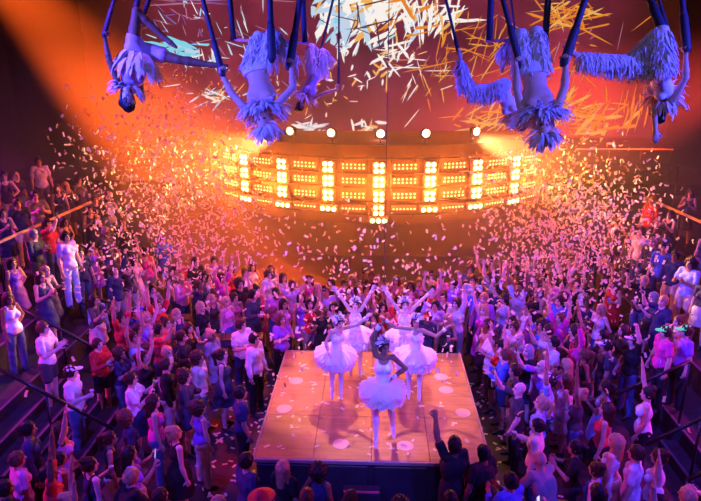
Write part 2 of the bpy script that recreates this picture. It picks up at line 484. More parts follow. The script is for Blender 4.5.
HX = V3(1, 0, 0)
def hair_mesh(kind, h=.007, ratio=.35):
    """in the head's own frame: x left, -y front, z up"""
    cap = [Ell((0, .012, .022), (.074, .094, .097), None, .02), Ell((0, .03, -.02), (.074, .08, .08), None, .02)]
    face = [Ell((0, -.10, -.055), (.078, .075, .115), None, .012)]
    nzf = lambda X, Y, Z: .003 * np.sin(110 * X + 40 * Z) + .003 * np.sin(95 * Y - 30 * Z)
    if kind == 'short':
        v, f = solid(cap, h, inf=.014, subs=face, cuts=[((0, .05, -.07), (0, .3, -1))], noise=nzf)
    elif kind == 'long':
        v, f = solid(cap + [Cone((0, .035, .0), (0, .085, -.24), .082, .062, .04), Cone((.06, .02, 0), (.085, .03, -.2), .035, .03, .03), Cone((-.06, .02, 0), (-.085, .03, -.2), .035, .03, .03)], h, inf=.012, subs=face, noise=nzf)
    elif kind == 'bun':
        v, f = solid(cap + [Ell((0, .075, .095), (.05, .05, .045), None, .012)], h, inf=.010, subs=face, cuts=[((0, .05, -.07), (0, .3, -1))], noise=nzf)
    elif kind == 'ponytail':
        v, f = solid(cap + [Cone((0, .1, .06), (0, .16, .02), .03, .035, .02), Cone((0, .16, .02), (0, .15, -.2), .036, .018, .02)], h, inf=.010, subs=face, cuts=[((0, .05, -.09), (0, .0, -1))] if 0 else [], noise=nzf)
    elif kind == 'curly':
        cu_ = lambda X, Y, Z: .012 * np.sin(75 * X + 3) * np.sin(80 * Y) * np.sin(70 * Z) + .006 * np.sin(140 * X + 90 * Z)
        v, f = solid([Ell((0, .035, .035), (.13, .13, .125), None, .02), Ell((0, .05, -.05), (.115, .09, .1), None, .03)], h, subs=[Ell((0, -.11, -.05), (.08, .09, .12), None, .015)], noise=cu_)
    elif kind == 'cap':
        v, f = solid([Ell((0, .01, .03), (.086, .104, .1), None, .01), Ell((0, -.115, .045), (.07, .085, .012), None, .012)], h, cuts=[((0, 0, .03), (0, 0, -1))])
    elif kind == 'hat':
        v, f = solid([Ell((0, .01, .06), (.088, .105, .09), None, .01), Ell((0, .01, .045), (.17, .19, .014), None, .015)], h, cuts=[((0, 0, .03), (0, 0, -1))])
    me = mesh_from(kind, v, f)
    if ratio: me = decimated(me, ratio)
    return me
# ------------------------------------------------------------------ camera
F_PX, PITCH, YAW = 607., math.radians(17.34), math.radians(2.3)
CAM = Vector((0, -9.67, 6.8))
cd = bpy.data.cameras.new('camera'); cd.sensor_width = 36; cd.lens = F_PX / 701 * 36; cd.clip_end = 200
cam = bpy.data.objects.new('camera', cd); C.objects.link(cam)
cam.location = CAM; cam.rotation_euler = (PI / 2 - PITCH, 0, YAW)
bpy.context.scene.camera = cam
_R = Matrix.Rotation(YAW, 3, 'Z') @ Matrix.Rotation(PI / 2 - PITCH, 3, 'X')
def ray(px, py): return (_R @ Vector(((px - 350.5) / F_PX, (250.5 - py) / F_PX, -1)))
def onz(px, py, z): r = ray(px, py); return CAM + r * ((z - CAM.z) / r.z)
def ony(px, py, y): r = ray(px, py); return CAM + r * ((y - CAM.y) / r.y)
def atd(px, py, d): return CAM + ray(px, py) * d          # depth along the view axis

sc = bpy.context.scene
sc.view_settings.view_transform = 'Standard'; sc.view_settings.look = 'None'; sc.view_settings.gamma = 1; sc.view_settings.use_curve_mapping = False
sc.view_settings.exposure = 0.

# ------------------------------------------------------------------ materials
M = {}
M['black'] = mat('black_paint', (.012, .009, .012), .8, noise=.5, scale=3)
M['floor'] = mat('dark_floor', (.05, .035, .045), .55, noise=.6, scale=5, bump=.1)
M['tier'] = mat('terrace_carpet', (.04, .03, .04), .85, noise=.6, scale=9)
M['nosing'] = mat('step_nosing', (.12, .08, .11), .5, noise=.3)
M['steel'] = mat('dark_steel', (.05, .05, .06), .35, metal=.9, noise=.3)
M['railp'] = mat('brass_rail', (.9, .62, .22), .4, metal=.15, noise=.2)
M['fascia'] = mat('balcony_fascia', (.10, .07, .06), .7, noise=.4, scale=3)
M['housing'] = mat('lamp_housing', (.10, .09, .085), .5, noise=.4)
M['lamp'] = mat('blinder_glass', (1, .8, .5), .3, emit=(1, .55, .16), es=18.)
M['pixel'] = mat('pixel_led', (1, .8, .6), .3, emit=(1, .45, .18), es=3.2)
M['par'] = mat('par_lens', (1, .8, .5), .3, emit=(1, .62, .28), es=10.)
M['bar'] = mat('drinks_counter_wood', (.10, .035, .02), .35, noise=.6, scale=14)
M['glass'] = mat('drink_glass', (.75, .7, .75), .1, spec=.8, noise=.1)

# ------------------------------------------------------------------ the hall
def struct(name, mb, m, **k):
    o = mb.build(name, m, None, **k); o['kind'] = 'structure'; return o
b = MB(); b.box((0, 0, -.05), (30, 30, .1)); struct('floor', b, M['floor'])
b = MB(); b.box((0, 11.6, 5.5), (26, .2, 11.2)); struct('wall_back', b, M['black'])
b = MB(); b.box((-12.6, 0, 5.5), (.2, 23.4, 11.2)); struct('wall_left', b, M['black'])
b = MB(); b.box((12.6, 0, 5.5), (.2, 23.4, 11.2)); struct('wall_right', b, M['black'])
b = MB(); b.box((0, -12.6, 5.5), (26, .2, 11.2)); struct('wall_front', b, M['black'])
b = MB(); b.box((0, -.5, 11.2), (26, 24.6, .2)); struct('ceiling', b, M['black'])

TX = [5.55, 6.45, 7.3, 8.15, 9.0]       # |x| where each terrace begins
TH = .48
for side, sg in (('left', -1), ('right', 1)):
    b = MB()
    for i, x0 in enumerate(TX):
        x1 = TX[i + 1] if i + 1 < len(TX) else 12.45
        y1 = 7.4 + .28 * i
        b.box((sg * (x0 + x1) / 2, (y1 - 9) / 2, TH * (i + 1) / 2), (x1 - x0, y1 + 9, TH * (i + 1)), mi=0)
        b.box((sg * (x0 + .03), (y1 - 9) / 2, TH * (i + 1) + .008), (.05, y1 + 9, .012), mi=1)
    struct('floor_terrace_' + side, b, [M['tier'], M['nosing']])

# ------------------------------------------------------------------ round balcony with the light wall
RC, RR = Vector((.12, 13.73, 0)), 6.4
def arc(a, r=RR, z=0.): return Vector((RC.x + r * math.sin(a), RC.y - r * math.cos(a), z))
b = MB(); n = 48; A = math.radians(65.5)
vs, fs = [], []
for z in (2.3, 4.55):
    for i in range(n + 1): vs.append(arc(-A + 2 * A * i / n, RR, z))
for i in range(n): fs.append((i, i + 1, n + 2 + i, n + 1 + i))
fs.append(tuple(range(n, -1, -1))); fs.append(tuple(range(n + 1, 2 * n + 2)))
fs.append((0, n + 1, 2 * n + 1, n))
b.add(vs, fs); struct('wall_balcony', b, M['fascia'])
tr = empty('lighting_truss', arc(0, RR + .25, 2.4)); 
tag(tr, 'curved dark lighting truss running round the balcony front and carrying the orange light wall', 'truss')
trM = Matrix.Translation(-tr.location)
def arc_tube(z, r, rad, a=A * .68):
    q = MB(); q.tube([trM @ arc(-a + 2 * a * i / 40, RR + r, z) for i in range(41)], rad, 8); return q
for z in (2.62, 3.0, 3.40, 3.80, 4.22): arc_tube(z, .14, .03).build('chord', M['steel'], tr, smooth=True)
for i in range(16):
    a = -A * .68 + 2 * A * .68 * i / 15
    q = MB(); q.tube([trM @ arc(a, RR + .14, 2.55), trM @ arc(a, RR + .14, 4.3)], .022, 6); q.build('upright', M['steel'], tr)

def frame_at(a, r, z):
    """matrix: local -Y points out of the balcony front"""
    return Matrix.Translation(arc(a, RR + r, z)) @ Matrix.Rotation(a, 4, 'Z')
def disc(rad, n=14, dome=.35):
    q = MB(); q.lathe([(rad * .92, 0), (rad, .012), (rad * .8, .03), (rad * .45, .03 + dome * rad * .35), (rad * .12, .03 + dome * rad * .5)], n, Matrix.Rotation(PI / 2, 4, 'X')); return q
def blinder_meshes(cols, rows, s=.162, rad=.060):
    w, h = cols * s, rows * s
    q = MB(); q.box((0, .06, 0), (w + .04, .12, h + .04), bev=.02)
    for sx in (-1, 1): q.box((sx * (w / 2 + .03), .08, 0), (.012, .05, h * .6))
    hm = q.mesh('housing', M['housing'])
    spots = [((i - (cols - 1) / 2) * s, (j - (rows - 1) / 2) * s) for j in range(rows) for i in range(cols)]
    return hm, spots
lampm = disc(.060).mesh('lamp', M['lamp'], True)
KIND = {'quad': blinder_meshes(2, 2), 'bar': blinder_meshes(3, 1, .17)}
COLN = ['far left', 'second from left', 'third from left', 'central', 'third from right', 'second from right', 'far right']
SP = math.radians(12.2)
def blinder(a, z, kind, label):
    hm, spots = KIND[kind]
    r = empty('blinder_light'); r.matrix_basis = frame_at(a, .36, z)
    tag(r, label, 'stage light', 'blinder lights on the light wall')
    link('housing', hm, r)
    for x, zz in spots: link('lamp', lampm, r, Matrix.Translation((x, -.005, zz)))
for c in range(7):
    a = (c - 3) * SP
    for z, row in ((3.99, 'top'), (3.60, 'second'), (3.18, 'third')):
        blinder(a, z, 'quad', f'glowing orange four-lamp blinder light, {row} row of the {COLN[c]} lamp column')
    if c == 3: blinder(a, 2.785, 'quad', 'glowing orange four-lamp blinder light, fourth row of the central lamp column')
    blinder(a, 2.49 if c == 3 else 2.79, 'bar', f'glowing orange three-lamp bar at the foot of the {COLN[c]} lamp column')
# pixel strips between the columns
q = MB(); q.box((0, .03, 0), (.72, .06, .18), bev=.01); stripm = q.mesh('housing', M['housing'])
q = MB(); q.box((-.2, .11, 0), (.03, .1, .03)); q.box((.2, .11, 0), (.03, .1, .03)); brm = q.mesh('mounting_bracket', M['steel'])
def dot_mesh(pts):
    pr = []
    for i, a_ in enumerate(pts):
        pr.append(Ell((a_[0], 0, a_[1]), (.025, .022, .025), None, .002))
        for b_ in pts[:i]:
            if abs(a_[0] - b_[0]) + abs(a_[1] - b_[1]) < .125: pr.append(Cone((a_[0], 0, a_[1]), (b_[0], 0, b_[1]), .009, .009, .002))
    v, f = solid(pr, .006, extra=.012)
    cc = v[f].mean(1); mi = np.ones(len(f), dtype=int)
    for a_ in pts: mi[(cc[:, 0] - a_[0]) ** 2 + (cc[:, 2] - a_[1]) ** 2 < .026 ** 2] = 0
    return mesh_from('pixels', v, f, [M['pixel'], M['housing']], mi)
dotm = dot_mesh([((i - 2.5) * .115, j * .05) for i in range(6) for j in (-1, 1)])
dotm1 = dot_mesh([((i - 3) * .1, 0) for i in range(7)])
GAPN = ['left of the far left', 'right of the far left', 'right of the second left', 'left of the central', 'right of the central', 'left of the second right', 'left of the far right', 'right of the far right']
for g in range(8):
    a = (g - 3.5) * SP
    for z, row in ((4.02, 'top'), (3.62, 'second'), (3.20, 'third'), (2.82, 'lowest')):
        r = empty('led_strip'); r.matrix_basis = frame_at(a, .34, z)
        tag(r, f'small strip of orange LED dots, {row} row, just {GAPN[g]} lamp column', 'LED strip', 'LED dot strips on the light wall')
        link('mounting_bracket', brm, r); link('housing', stripm, r); link('dot_pattern', dotm1 if row == 'lowest' else dotm, r)
# par lamps standing on the balcony edge
q = MB(); q.lathe([(.10, -.02), (.12, .0), (.12, .14), (.08, .24), (.03, .27)], 16, Matrix.Rotation(-PI / 2, 4, 'X')); canm = q.mesh('can', M['housing'], True)
q = MB(); q.box((-.135, .06, -.06), (.012, .04, .22)); q.box((.135, .06, -.06), (.012, .04, .22)); q.box((0, .06, -.165), (.28, .04, .012)); q.tube([(0, .06, -.17), (0, .06, -.31)], .016, 8); q.box((0, .06, -.30), (.2, .16, .02)); yokem = q.mesh('yoke', M['steel'])
lensm = disc(.11, 20, .5).mesh('lens', M['par'], True)
for i, (px, nm) in enumerate(((288, 'far left'), (333, 'second from left'), (382, 'middle'), (427, 'second from right'), (482, 'far right'))):
    a = (px - 381) / 45 * SP * .97
    r = empty('par_light'); r.matrix_basis = frame_at(a, -.16, 4.865) @ Matrix.Rotation(.12, 4, 'X')
    tag(r, f'round glowing par lamp on the balcony edge, {nm} of five', 'stage light', 'par lamps on the balcony edge')
    link('can', canm, r); link('yoke', yokem, r); link('lens', lensm, r, Matrix.Translation((0, .0, 0)))
# railing tubes on the balcony
def rail(name, label, pts, posts, foot, m, rad=.025, group=None, mids=()):
    o = Vector((pts[0].x, pts[0].y, foot)); r = empty(name, o); tag(r, label, 'railing', group)
    q = MB(); q.tube([p - o for p in pts], rad, 8); q.build('handrail', m, r, smooth=True)
    for dz in mids:
        q = MB(); q.tube([p - o - Vector((0, 0, dz)) for p in pts], rad * .6, 6); q.build('mid_rail', M['steel'], r, smooth=True)
    for p, fz in posts:
        q = MB(); q.tube([p - o, Vector((p.x, p.y, fz)) - o], rad * .75, 6); q.build('post', M['steel'], r, smooth=True)
    return r

# ------------------------------------------------------------------ projection screen
SY = 11.38
def nodes_screen():
    m = bpy.data.materials.new('projected_picture'); m.use_nodes = True; nt = m.node_tree
    b = nt.nodes['Principled BSDF']; b.inputs['Base Color'].default_value = (.10, .09, .09, 1); b.inputs['Roughness'].default_value = .9
    at = nt.nodes.new('ShaderNodeTexCoord'); no = nt.nodes.new('ShaderNodeTexNoise'); no.inputs['Scale'].default_value = .55; no.inputs['Detail'].default_value = 5
    cr = nt.nodes.new('ShaderNodeValToRGB')
    e = cr.color_ramp.elements
    e[0].position = .3; e[0].color = (.03, .003, .02, 1)
    e[1].position = .72; e[1].color = (.26, .022, .07, 1)
    k = e.new(.52); k.color = (.13, .01, .05, 1)
    nt.links.new(at.outputs['Object'], no.inputs['Vector']); nt.links.new(no.outputs['Fac'], cr.inputs['Fac'])
    sx = nt.nodes.new('ShaderNodeSeparateXYZ'); nt.links.new(at.outputs['Object'], sx.inputs[0])
    ab = nt.nodes.new('ShaderNodeMath'); ab.operation = 'ABSOLUTE'; nt.links.new(sx.outputs['X'], ab.inputs[0])
    fd = nt.nodes.new('ShaderNodeMapRange'); fd.interpolation_type = 'SMOOTHSTEP'; fd.inputs['From Min'].default_value = 9.4; fd.inputs['From Max'].default_value = 5.5; nt.links.new(ab.outputs[0], fd.inputs['Value'])
    mx = nt.nodes.new('ShaderNodeMixRGB'); mx.blend_type = 'MULTIPLY'; mx.inputs['Fac'].default_value = 1; nt.links.new(cr.outputs['Color'], mx.inputs['Color1']); nt.links.new(fd.outputs[0], mx.inputs['Color2'])
    nt.links.new(mx.outputs['Color'], b.inputs['Emission Color']); b.inputs['Emission Strength'].default_value = 1.
    return m
def emit(name, col, s):
    m = bpy.data.materials.new(name); m.use_nodes = True; nt = m.node_tree; nt.nodes.clear()
    out = nt.nodes.new('ShaderNodeOutputMaterial'); em = nt.nodes.new('ShaderNodeEmission')
    em.inputs['Color'].default_value = (*col, 1); em.inputs['Strength'].default_value = s
    nt.links.new(em.outputs[0], out.inputs['Surface']); return m
screen = empty('projection_screen', (0, SY, 4.6)); tag(screen, 'wide projection screen on the back wall showing white, cyan and orange strokes on dark red', 'screen')
fr_ = MB()
for c_, s_ in (((0, .03, -.24), (19.6, .1, .08)), ((0, .03, 5.44), (19.6, .1, .08)), ((-9.74, .03, 2.6), (.08, .1, 5.76)), ((9.74, .03, 2.6), (.08, .1, 5.76))): fr_.box(c_, s_)
fr_.build('frame', M['housing'], screen)
SCOL = {'white': ((.95, .9, .85), 1.0), 'cyan': ((.25, .75, .95), .9), 'ice': ((.6, .8, 1.), .85), 'orange': ((1, .30, .03), .8), 'gold': ((1, .52, .12), .85), 'pink': ((.8, .3, .5), .55), 'violet': ((.4, .2, .75), .5), 'dark': ((.05, .015, .06), 1.)}
SK = list(SCOL); SM = [emit('stroke_' + k, *SCOL[k]) for k in SK]
def stroke(q, px, py, L, W, deg, col, lift):
    c = ony(px, py, SY - lift) - screen.location
    s = 20.6 / F_PX
    a = math.radians(deg); d = Vector((math.cos(a), 0, math.sin(a))); nn = Vector((-d.z, 0, d.x))
    L *= s / 2; W *= s / 2 * .72
    j = [rnd.uniform(.4, 1) for _ in range(6)]
    pts = [c - d * L, c - d * L * .5 - nn * W * j[0], c + d * L * .3 - nn * W * j[1], c + d * L * j[2], c + d * L * .4 + nn * W * j[3], c - d * L * .6 + nn * W * j[4]]
    q.add(pts, [(0, 1, 2, 3, 4, 5)], SK.index(col))
#          cx   cy   sx  sy   n   len      width    angle  spread colours
CLUST = [(372, 8, 40, 26, 70, (14, 55), (3, 14), 62, 60, ['white', 'white', 'white', 'ice', 'gold']),
         (335, 14, 16, 24, 28, (12, 40), (4, 12), 50, 50, ['cyan', 'ice', 'white', 'ice']),
         (420, 14, 34, 22, 60, (12, 45), (2, 7), 60, 70, ['white', 'gold', 'white', 'orange']),
         (340, 46, 22, 14, 16, (8, 26), (2, 7), 40, 80, ['ice', 'white']),
         (395, 56, 16, 22, 26, (8, 26), (2, 6), 75, 60, ['white', 'gold', 'white']),
         (350, 70, 40, 18, 26, (5, 16), (1.5, 4), 40, 90, ['white', 'white', 'gold']),
         (368, 20, 34, 16, 12, (20, 46), (1.5, 3), 40, 70, ['dark']),
         (175, 50, 26, 8, 26, (16, 44), (3, 7), -12, 18, ['cyan', 'cyan', 'ice']),
         (205, 62, 22, 6, 24, (10, 26), (2, 4), -30, 50, ['ice', 'white']),
         (185, 20, 26, 18, 28, (4, 22), (1, 3), -40, 70, ['violet', 'pink', 'ice']),
         (190, 3, 60, 3, 8, (20, 60), (1, 2), -2, 6, ['violet', 'pink']),
         (240, 40, 60, 30, 46, (5, 26), (1, 2.4), -35, 60, ['pink', 'ice', 'violet', 'white']),
         (215, 95, 24, 8, 26, (8, 26), (1.5, 4), 12, 40, ['white', 'ice', 'gold']),
         (310, 128, 12, 5, 18, (10, 26), (3, 6), 30, 60, ['white', 'white', 'ice']),
         (366, 128, 10, 6, 14, (8, 20), (3, 6), 50, 60, ['white', 'gold']),
         (300, 95, 60, 24, 40, (4, 14), (1, 3), 30, 90, ['white', 'gold', 'pink']),
         (430, 75, 30, 30, 34, (8, 40), (1, 2.4), 45, 70, ['gold', 'orange', 'white']),
         (480, 50, 40, 40, 46, (8, 44), (1, 2.2), 30, 60, ['orange', 'orange', 'gold']),
         (480, 120, 34, 14, 34, (8, 40), (2, 4), 25, 60, ['orange', 'gold', 'gold']),
         (575, 14, 30, 16, 44, (10, 40), (1.4, 4), -20, 60, ['orange', 'orange', 'gold']),
         (560, 60, 46, 30, 34, (5, 30), (1, 2.4), 20, 70, ['orange', 'pink', 'orange']),
         (585, 118, 32, 16, 70, (12, 46), (2, 6), 30, 50, ['orange', 'gold', 'orange']),
         (632, 105, 18, 18, 16, (14, 46), (1.5, 3), 88, 12, ['orange'])]
art = MB(); art.box((0, .03, 2.6), (19.4, .05, 5.6), mi=len(SK))
for cx, cy, sx, sy, n_, L, W, an, sp, cols in CLUST:
    for _ in range(n_):
        stroke(art, cx + max(-2, min(2, rnd.gauss(0, .6))) * sx, cy + max(-2, min(2, rnd.gauss(0, .6))) * sy, rnd.uniform(*L), rnd.uniform(*W), an + rnd.uniform(-sp, sp), rnd.choice(cols), .005 + .00002 * len(art.f))
for px, py, L, W, dg_ in ((565, 22, 52, 2.6, -30), (590, 33, 56, 2.6, -26), (600, 26, 40, 3, 10), (432, 66, 62, 2, 12), (424, 66, 30, 1.6, 62), (446, 56, 26, 1.6, 60), (548, 17, 40, 2.4, 24), (505, 104, 52, 4, 38), (560, 100, 40, 3, 40), (650, 17, 40, 2, 40), (632, 112, 46, 3, 84)):
    stroke(art, px, py, L, W, dg_, 'orange', .03)
art.build('screen_surface', SM + [nodes_screen()], screen)

# ------------------------------------------------------------------ stage
STZ = 1.0
sx0, sx1, sy0, sy1 = -1.79, 1.79, -1.80, 1.78
def wood():
    m = bpy.data.materials.new('stage_boards'); m.use_nodes = True; nt = m.node_tree; b = nt.nodes['Principled BSDF']
    tc = nt.nodes.new('ShaderNodeTexCoord'); mp = nt.nodes.new('ShaderNodeMapping'); mp.inputs['Scale'].default_value = (1.2, 6, 1)
    no = nt.nodes.new('ShaderNodeTexNoise'); no.inputs['Scale'].default_value = 2.2; no.inputs['Detail'].default_value = 6
    n2 = nt.nodes.new('ShaderNodeTexNoise'); n2.inputs['Scale'].default_value = 1.6; n2.inputs['Detail'].default_value = 4
    cr = nt.nodes.new('ShaderNodeValToRGB'); cr.color_ramp.elements[0].position = .3; cr.color_ramp.elements[0].color = (.16, .065, .035, 1); cr.color_ramp.elements[1].position = .75; cr.color_ramp.elements[1].color = (.52, .26, .15, 1)
    mx = nt.nodes.new('ShaderNodeMixRGB'); mx.inputs['Fac'].default_value = .5
    L = nt.links.new
    L(tc.outputs['Object'], mp.inputs['Vector']); L(mp.outputs[0], no.inputs['Vector']); L(tc.outputs['Object'], n2.inputs['Vector'])
    L(no.outputs['Fac'], mx.inputs['Color1']); L(n2.outputs['Fac'], mx.inputs['Color2']); L(mx.outputs[0], cr.inputs['Fac']); L(cr.outputs[0], b.inputs['Base Color'])
    rg = nt.nodes.new('ShaderNodeMapRange'); rg.inputs['To Min'].default_value = .32; rg.inputs['To Max'].default_value = .6; L(n2.outputs['Fac'], rg.inputs['Value']); L(rg.outputs[0], b.inputs['Roughness'])
    b.inputs['Specular IOR Level'].default_value = .5
    return m
M['wood'] = wood(); M['stagepaint'] = mat('stage_side_paint', (.03, .025, .04), .5, noise=.4, scale=4)
M['edge'] = mat('stage_edge_trim', (.35, .22, .22), .4, noise=.3); M['disc'] = mat('frosted_stage_disc', (.62, .40, .36), .45, noise=.15)
M['pinkstrip'] = mat('pink_step_edge', (.8, .1, .2), .4, noise=.2)
stage = empty('stage', (0, 0, 0)); tag(stage, 'square raised stage with worn orange boards and round inset discs amid the crowd', 'stage')
q = MB(); nb = 4
for i in range(nb):
    for j in range(3):
        w = (sx1 - sx0) / nb; d = (sy1 - sy0) / 3
        q.box((sx0 + w * (i + .5), sy0 + d * (j + .5), STZ - .03), (w - .005, d - .005, .06), bev=.004)
deck = q.build('deck', M['wood'], stage)
q = MB(); q.box(((sx0 + sx1) / 2, (sy0 + sy1) / 2, .47), (sx1 - sx0 - .04, sy1 - sy0 - .04, .94))
for i in range(4): q.box((sx0 + (sx1 - sx0) * (i + .5) / 4, sy0 + .01, .48), (.80, .04, .82), bev=.012)
q.build('base', M['stagepaint'], stage)
q = MB()
for c_, s_ in (((0, sy0 - .02, STZ - .03), (3.66, .04, .065)), ((0, sy1 + .02, STZ - .03), (3.66, .04, .065)), ((sx0 - .02, 0, STZ - .03), (.04, 3.62, .065)), ((sx1 + .02, 0, STZ - .03), (.04, 3.62, .065))): q.box(c_, s_, bev=.008)
q.build('edge_trim', M['edge'], stage)
for px, py in ((284, 409), (341, 444), (405, 446), (463, 413), (441, 377), (296, 381), (446, 390)):
    p = onz(px, py, STZ); q = MB(); q.lathe([(.135, 0), (.135, .004), (.12, .007)], 28, Matrix.Translation((p.x, p.y, STZ))); q.build('inset_disc', M['disc'], deck)
st = empty('stage_step', (-.14, -1.93, 0)); tag(st, 'small dark step box with a pink edge against the stage front', 'step')
q = MB(); q.box((0, 0, .30), (.56, .15, .60), bev=.01); q.build('box', M['stagepaint'], st)
q = MB(); q.box((0, -.082, .585), (.54, .012, .03)); q.build('edge_strip', M['pinkstrip'], st)
# ------------------------------------------------------------------ the audience
SKIN = [mat('skin_%d' % i, c, .55, noise=.12, scale=8) for i, c in enumerate([(.78, .52, .42), (.66, .40, .30), (.48, .27, .18), (.24, .12, .075)])]
M['eye'] = mat('eye_dark', (.02, .015, .015), .3); M['lip'] = mat('lips', (.5, .14, .14), .45); M['shoe'] = mat('shoes', (.03, .03, .035), .5)
HAIRM = {k: mat('hair_' + k, c, .5, noise=.5, scale=40) for k, c in {'black': (.012, .01, .01), 'dark': (.045, .022, .013), 'brown': (.13, .06, .03), 'blond': (.55, .36, .17), 'grey': (.35, .34, .34)}.items()}
CL = {k: mat('cloth_' + k.replace(' ', '_'), c, .8, noise=.25, scale=12) for k, c in {
    'white': (.86, .85, .88), 'black': (.018, .017, .02), 'navy': (.03, .04, .12), 'blue': (.08, .16, .75), 'pale blue': (.45, .6, .9), 'violet': (.36, .12, .72), 'lilac': (.62, .48, .86),
    'pink': (.85, .25, .5), 'magenta': (.75, .05, .38), 'red': (.7, .04, .05), 'grey': (.32, .31, .34), 'charcoal': (.07, .07, .08), 'orange': (.85, .3, .06), 'teal': (.06, .35, .4), 'cream': (.8, .7, .55), 'denim': (.09, .13, .27)}.items()}
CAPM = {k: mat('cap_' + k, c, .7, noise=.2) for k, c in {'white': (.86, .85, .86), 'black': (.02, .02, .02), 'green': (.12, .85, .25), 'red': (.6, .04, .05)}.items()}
CAPM['green'].node_tree.nodes['Principled BSDF'].inputs['Emission Color'].default_value = (.08, 1, .2, 1); CAPM['green'].node_tree.nodes['Principled BSDF'].inputs['Emission Strength'].default_value = .45   # glow added to keep the caps green where the lamps lack green
M['phone'] = mat('phone_case', (.02, .02, .025), .3); M['screen'] = mat('phone_screen', (.3, .4, .9), .2, emit=(.5, .6, 1), es=1.2)

D_ = {'ll': ((.08, 0, -1), (.02, .04, -1), (.25, -1, -.1)), 'rl': ((-.08, -.02, -1), (-.02, .05, -1), (-.25, -1, -.1))}
def P_(**k): d = dict(D_); d.update(k); return d
up_h = dict(hu=(0, .12, 1), hf=(0, -1, .1))
POSES = [  # (words in the label, sex, pose, tops, bottoms)
    ('arms at sides', 'm', P_(la=((.22, .02, -1), (.1, -.25, -1)), ra=((-.22, .02, -1), (-.1, -.3, -1))), ['tshirt', 'shirt'], 'trousers'),
    ('filming with raised phone', 'm', P_(la=((.2, -.1, -1), (.0, -.5, -1)), ra=((-.15, -.8, .25), (.15, -.5, 1), (0, -.1, 1), (0, -1, 0), 'hold'), **up_h), ['tshirt'], 'trousers'),
    ('clapping hands', 'm', P_(la=((.3, -.35, -1), (-.62, -.8, .4), (-.35, -.6, .7), (-1, .1, -.1), 'open'), ra=((-.3, -.35, -1), (.62, -.8, .4), (.35, -.6, .7), (1, .1, -.1), 'open')), ['tshirt', 'shirt'], 'shorts'),
    ('both arms thrown up', 'm', P_(la=((.42, -.15, 1), (.05, -.1, 1), None, (0, -1, 0), 'open'), ra=((-.42, -.15, 1), (-.05, -.1, 1), None, (0, -1, 0), 'open'), **up_h), ['tshirt'], 'trousers'),
    ('drink held at chest', 'm', P_(la=((.2, .05, -1), (.08, -.2, -1)), ra=((-.25, -.25, -1), (.3, -1, .35), (.3, -1, .3), (1, .2, 0), 'grip'), hf=(.35, -1, 0)), ['shirt', 'tshirt'], 'trousers'),
    ('leaning forward on hands', 'm', P_(tu=(0, -.22, 1), cu=(0, -.5, 1), hu=(0, -.1, 1), hf=(0, -1, -.1), la=((.2, -.55, -1), (.05, -.35, -1), (0, -1, -.2), (0, 0, -1), 'relax'), ra=((-.2, -.55, -1), (-.05, -.35, -1), (0, -1, -.2), (0, 0, -1), 'relax')), ['tshirt'], 'trousers'),
    ('one fist raised', 'm', P_(la=((.3, -.3, 1), (-.05, -.3, 1), None, (0, -1, 0), 'grip'), ra=((-.22, .0, -1), (-.1, -.4, -1)), hf=(-.3, -1, 0), hu=(0, .1, 1)), ['tshirt', 'shirt'], 'trousers'),
    ('hand on hip', 'f', P_(la=((.55, .12, -1), (-.75, -.25, -.55)), ra=((-.2, 0, -1), (-.05, -.25, -1)), hf=(-.2, -1, .05)), ['tank', 'dress'], 'trousers'),
    ('both arms thrown up', 'f', P_(la=((.4, -.2, 1), (-.1, -.1, 1), None, (0, -1, 0), 'open'), ra=((-.4, -.2, 1), (.1, -.1, 1), None, (0, -1, 0), 'open'), **up_h), ['tank', 'dress'], 'shorts'),
    ('filming with raised phone', 'f', P_(la=((.25, -.5, -.6), (-.35, -.7, .75), (-.1, -.3, 1), (-.4, -1, 0), 'hold'), ra=((-.25, -.5, -.6), (.35, -.7, .75), (.1, -.3, 1), (.4, -1, 0), 'hold')), ['tank', 'tshirt'], 'skirt'),
    ('one arm raised', 'f', P_(la=((.2, .0, -1), (.0, -.4, -1)), ra=((-.3, -.3, 1), (-.1, -.2, 1), None, (0, -1, 0), 'open'), hf=(.3, -1, .1)), ['tank', 'dress'], 'trousers'),
    ('clapping hands', 'f', P_(la=((.3, -.35, -1), (-.6, -.8, .5), (-.35, -.6, .8), (-1, .1, -.1), 'open'), ra=((-.3, -.35, -1), (.6, -.8, .5), (.35, -.6, .8), (1, .1, -.1), 'open')), ['tshirt', 'dress'], 'trousers'),
    ('drink held at chest', 'f', P_(la=((.28, -.2, -1), (-.3, -1, .4), (-.3, -1, .3), (-1, .2, 0), 'grip'), ra=((-.2, .05, -1), (-.05, -.2, -1)), hf=(-.35, -1, 0)), ['tank', 'dress'], 'shorts'),
    ('arms at sides', 'f', P_(la=((.16, .02, -1), (.06, -.22, -1)), ra=((-.16, .02, -1), (-.06, -.22, -1)), **up_h), ['tank', 'tshirt'], 'skirt'),
]
PROTO = []
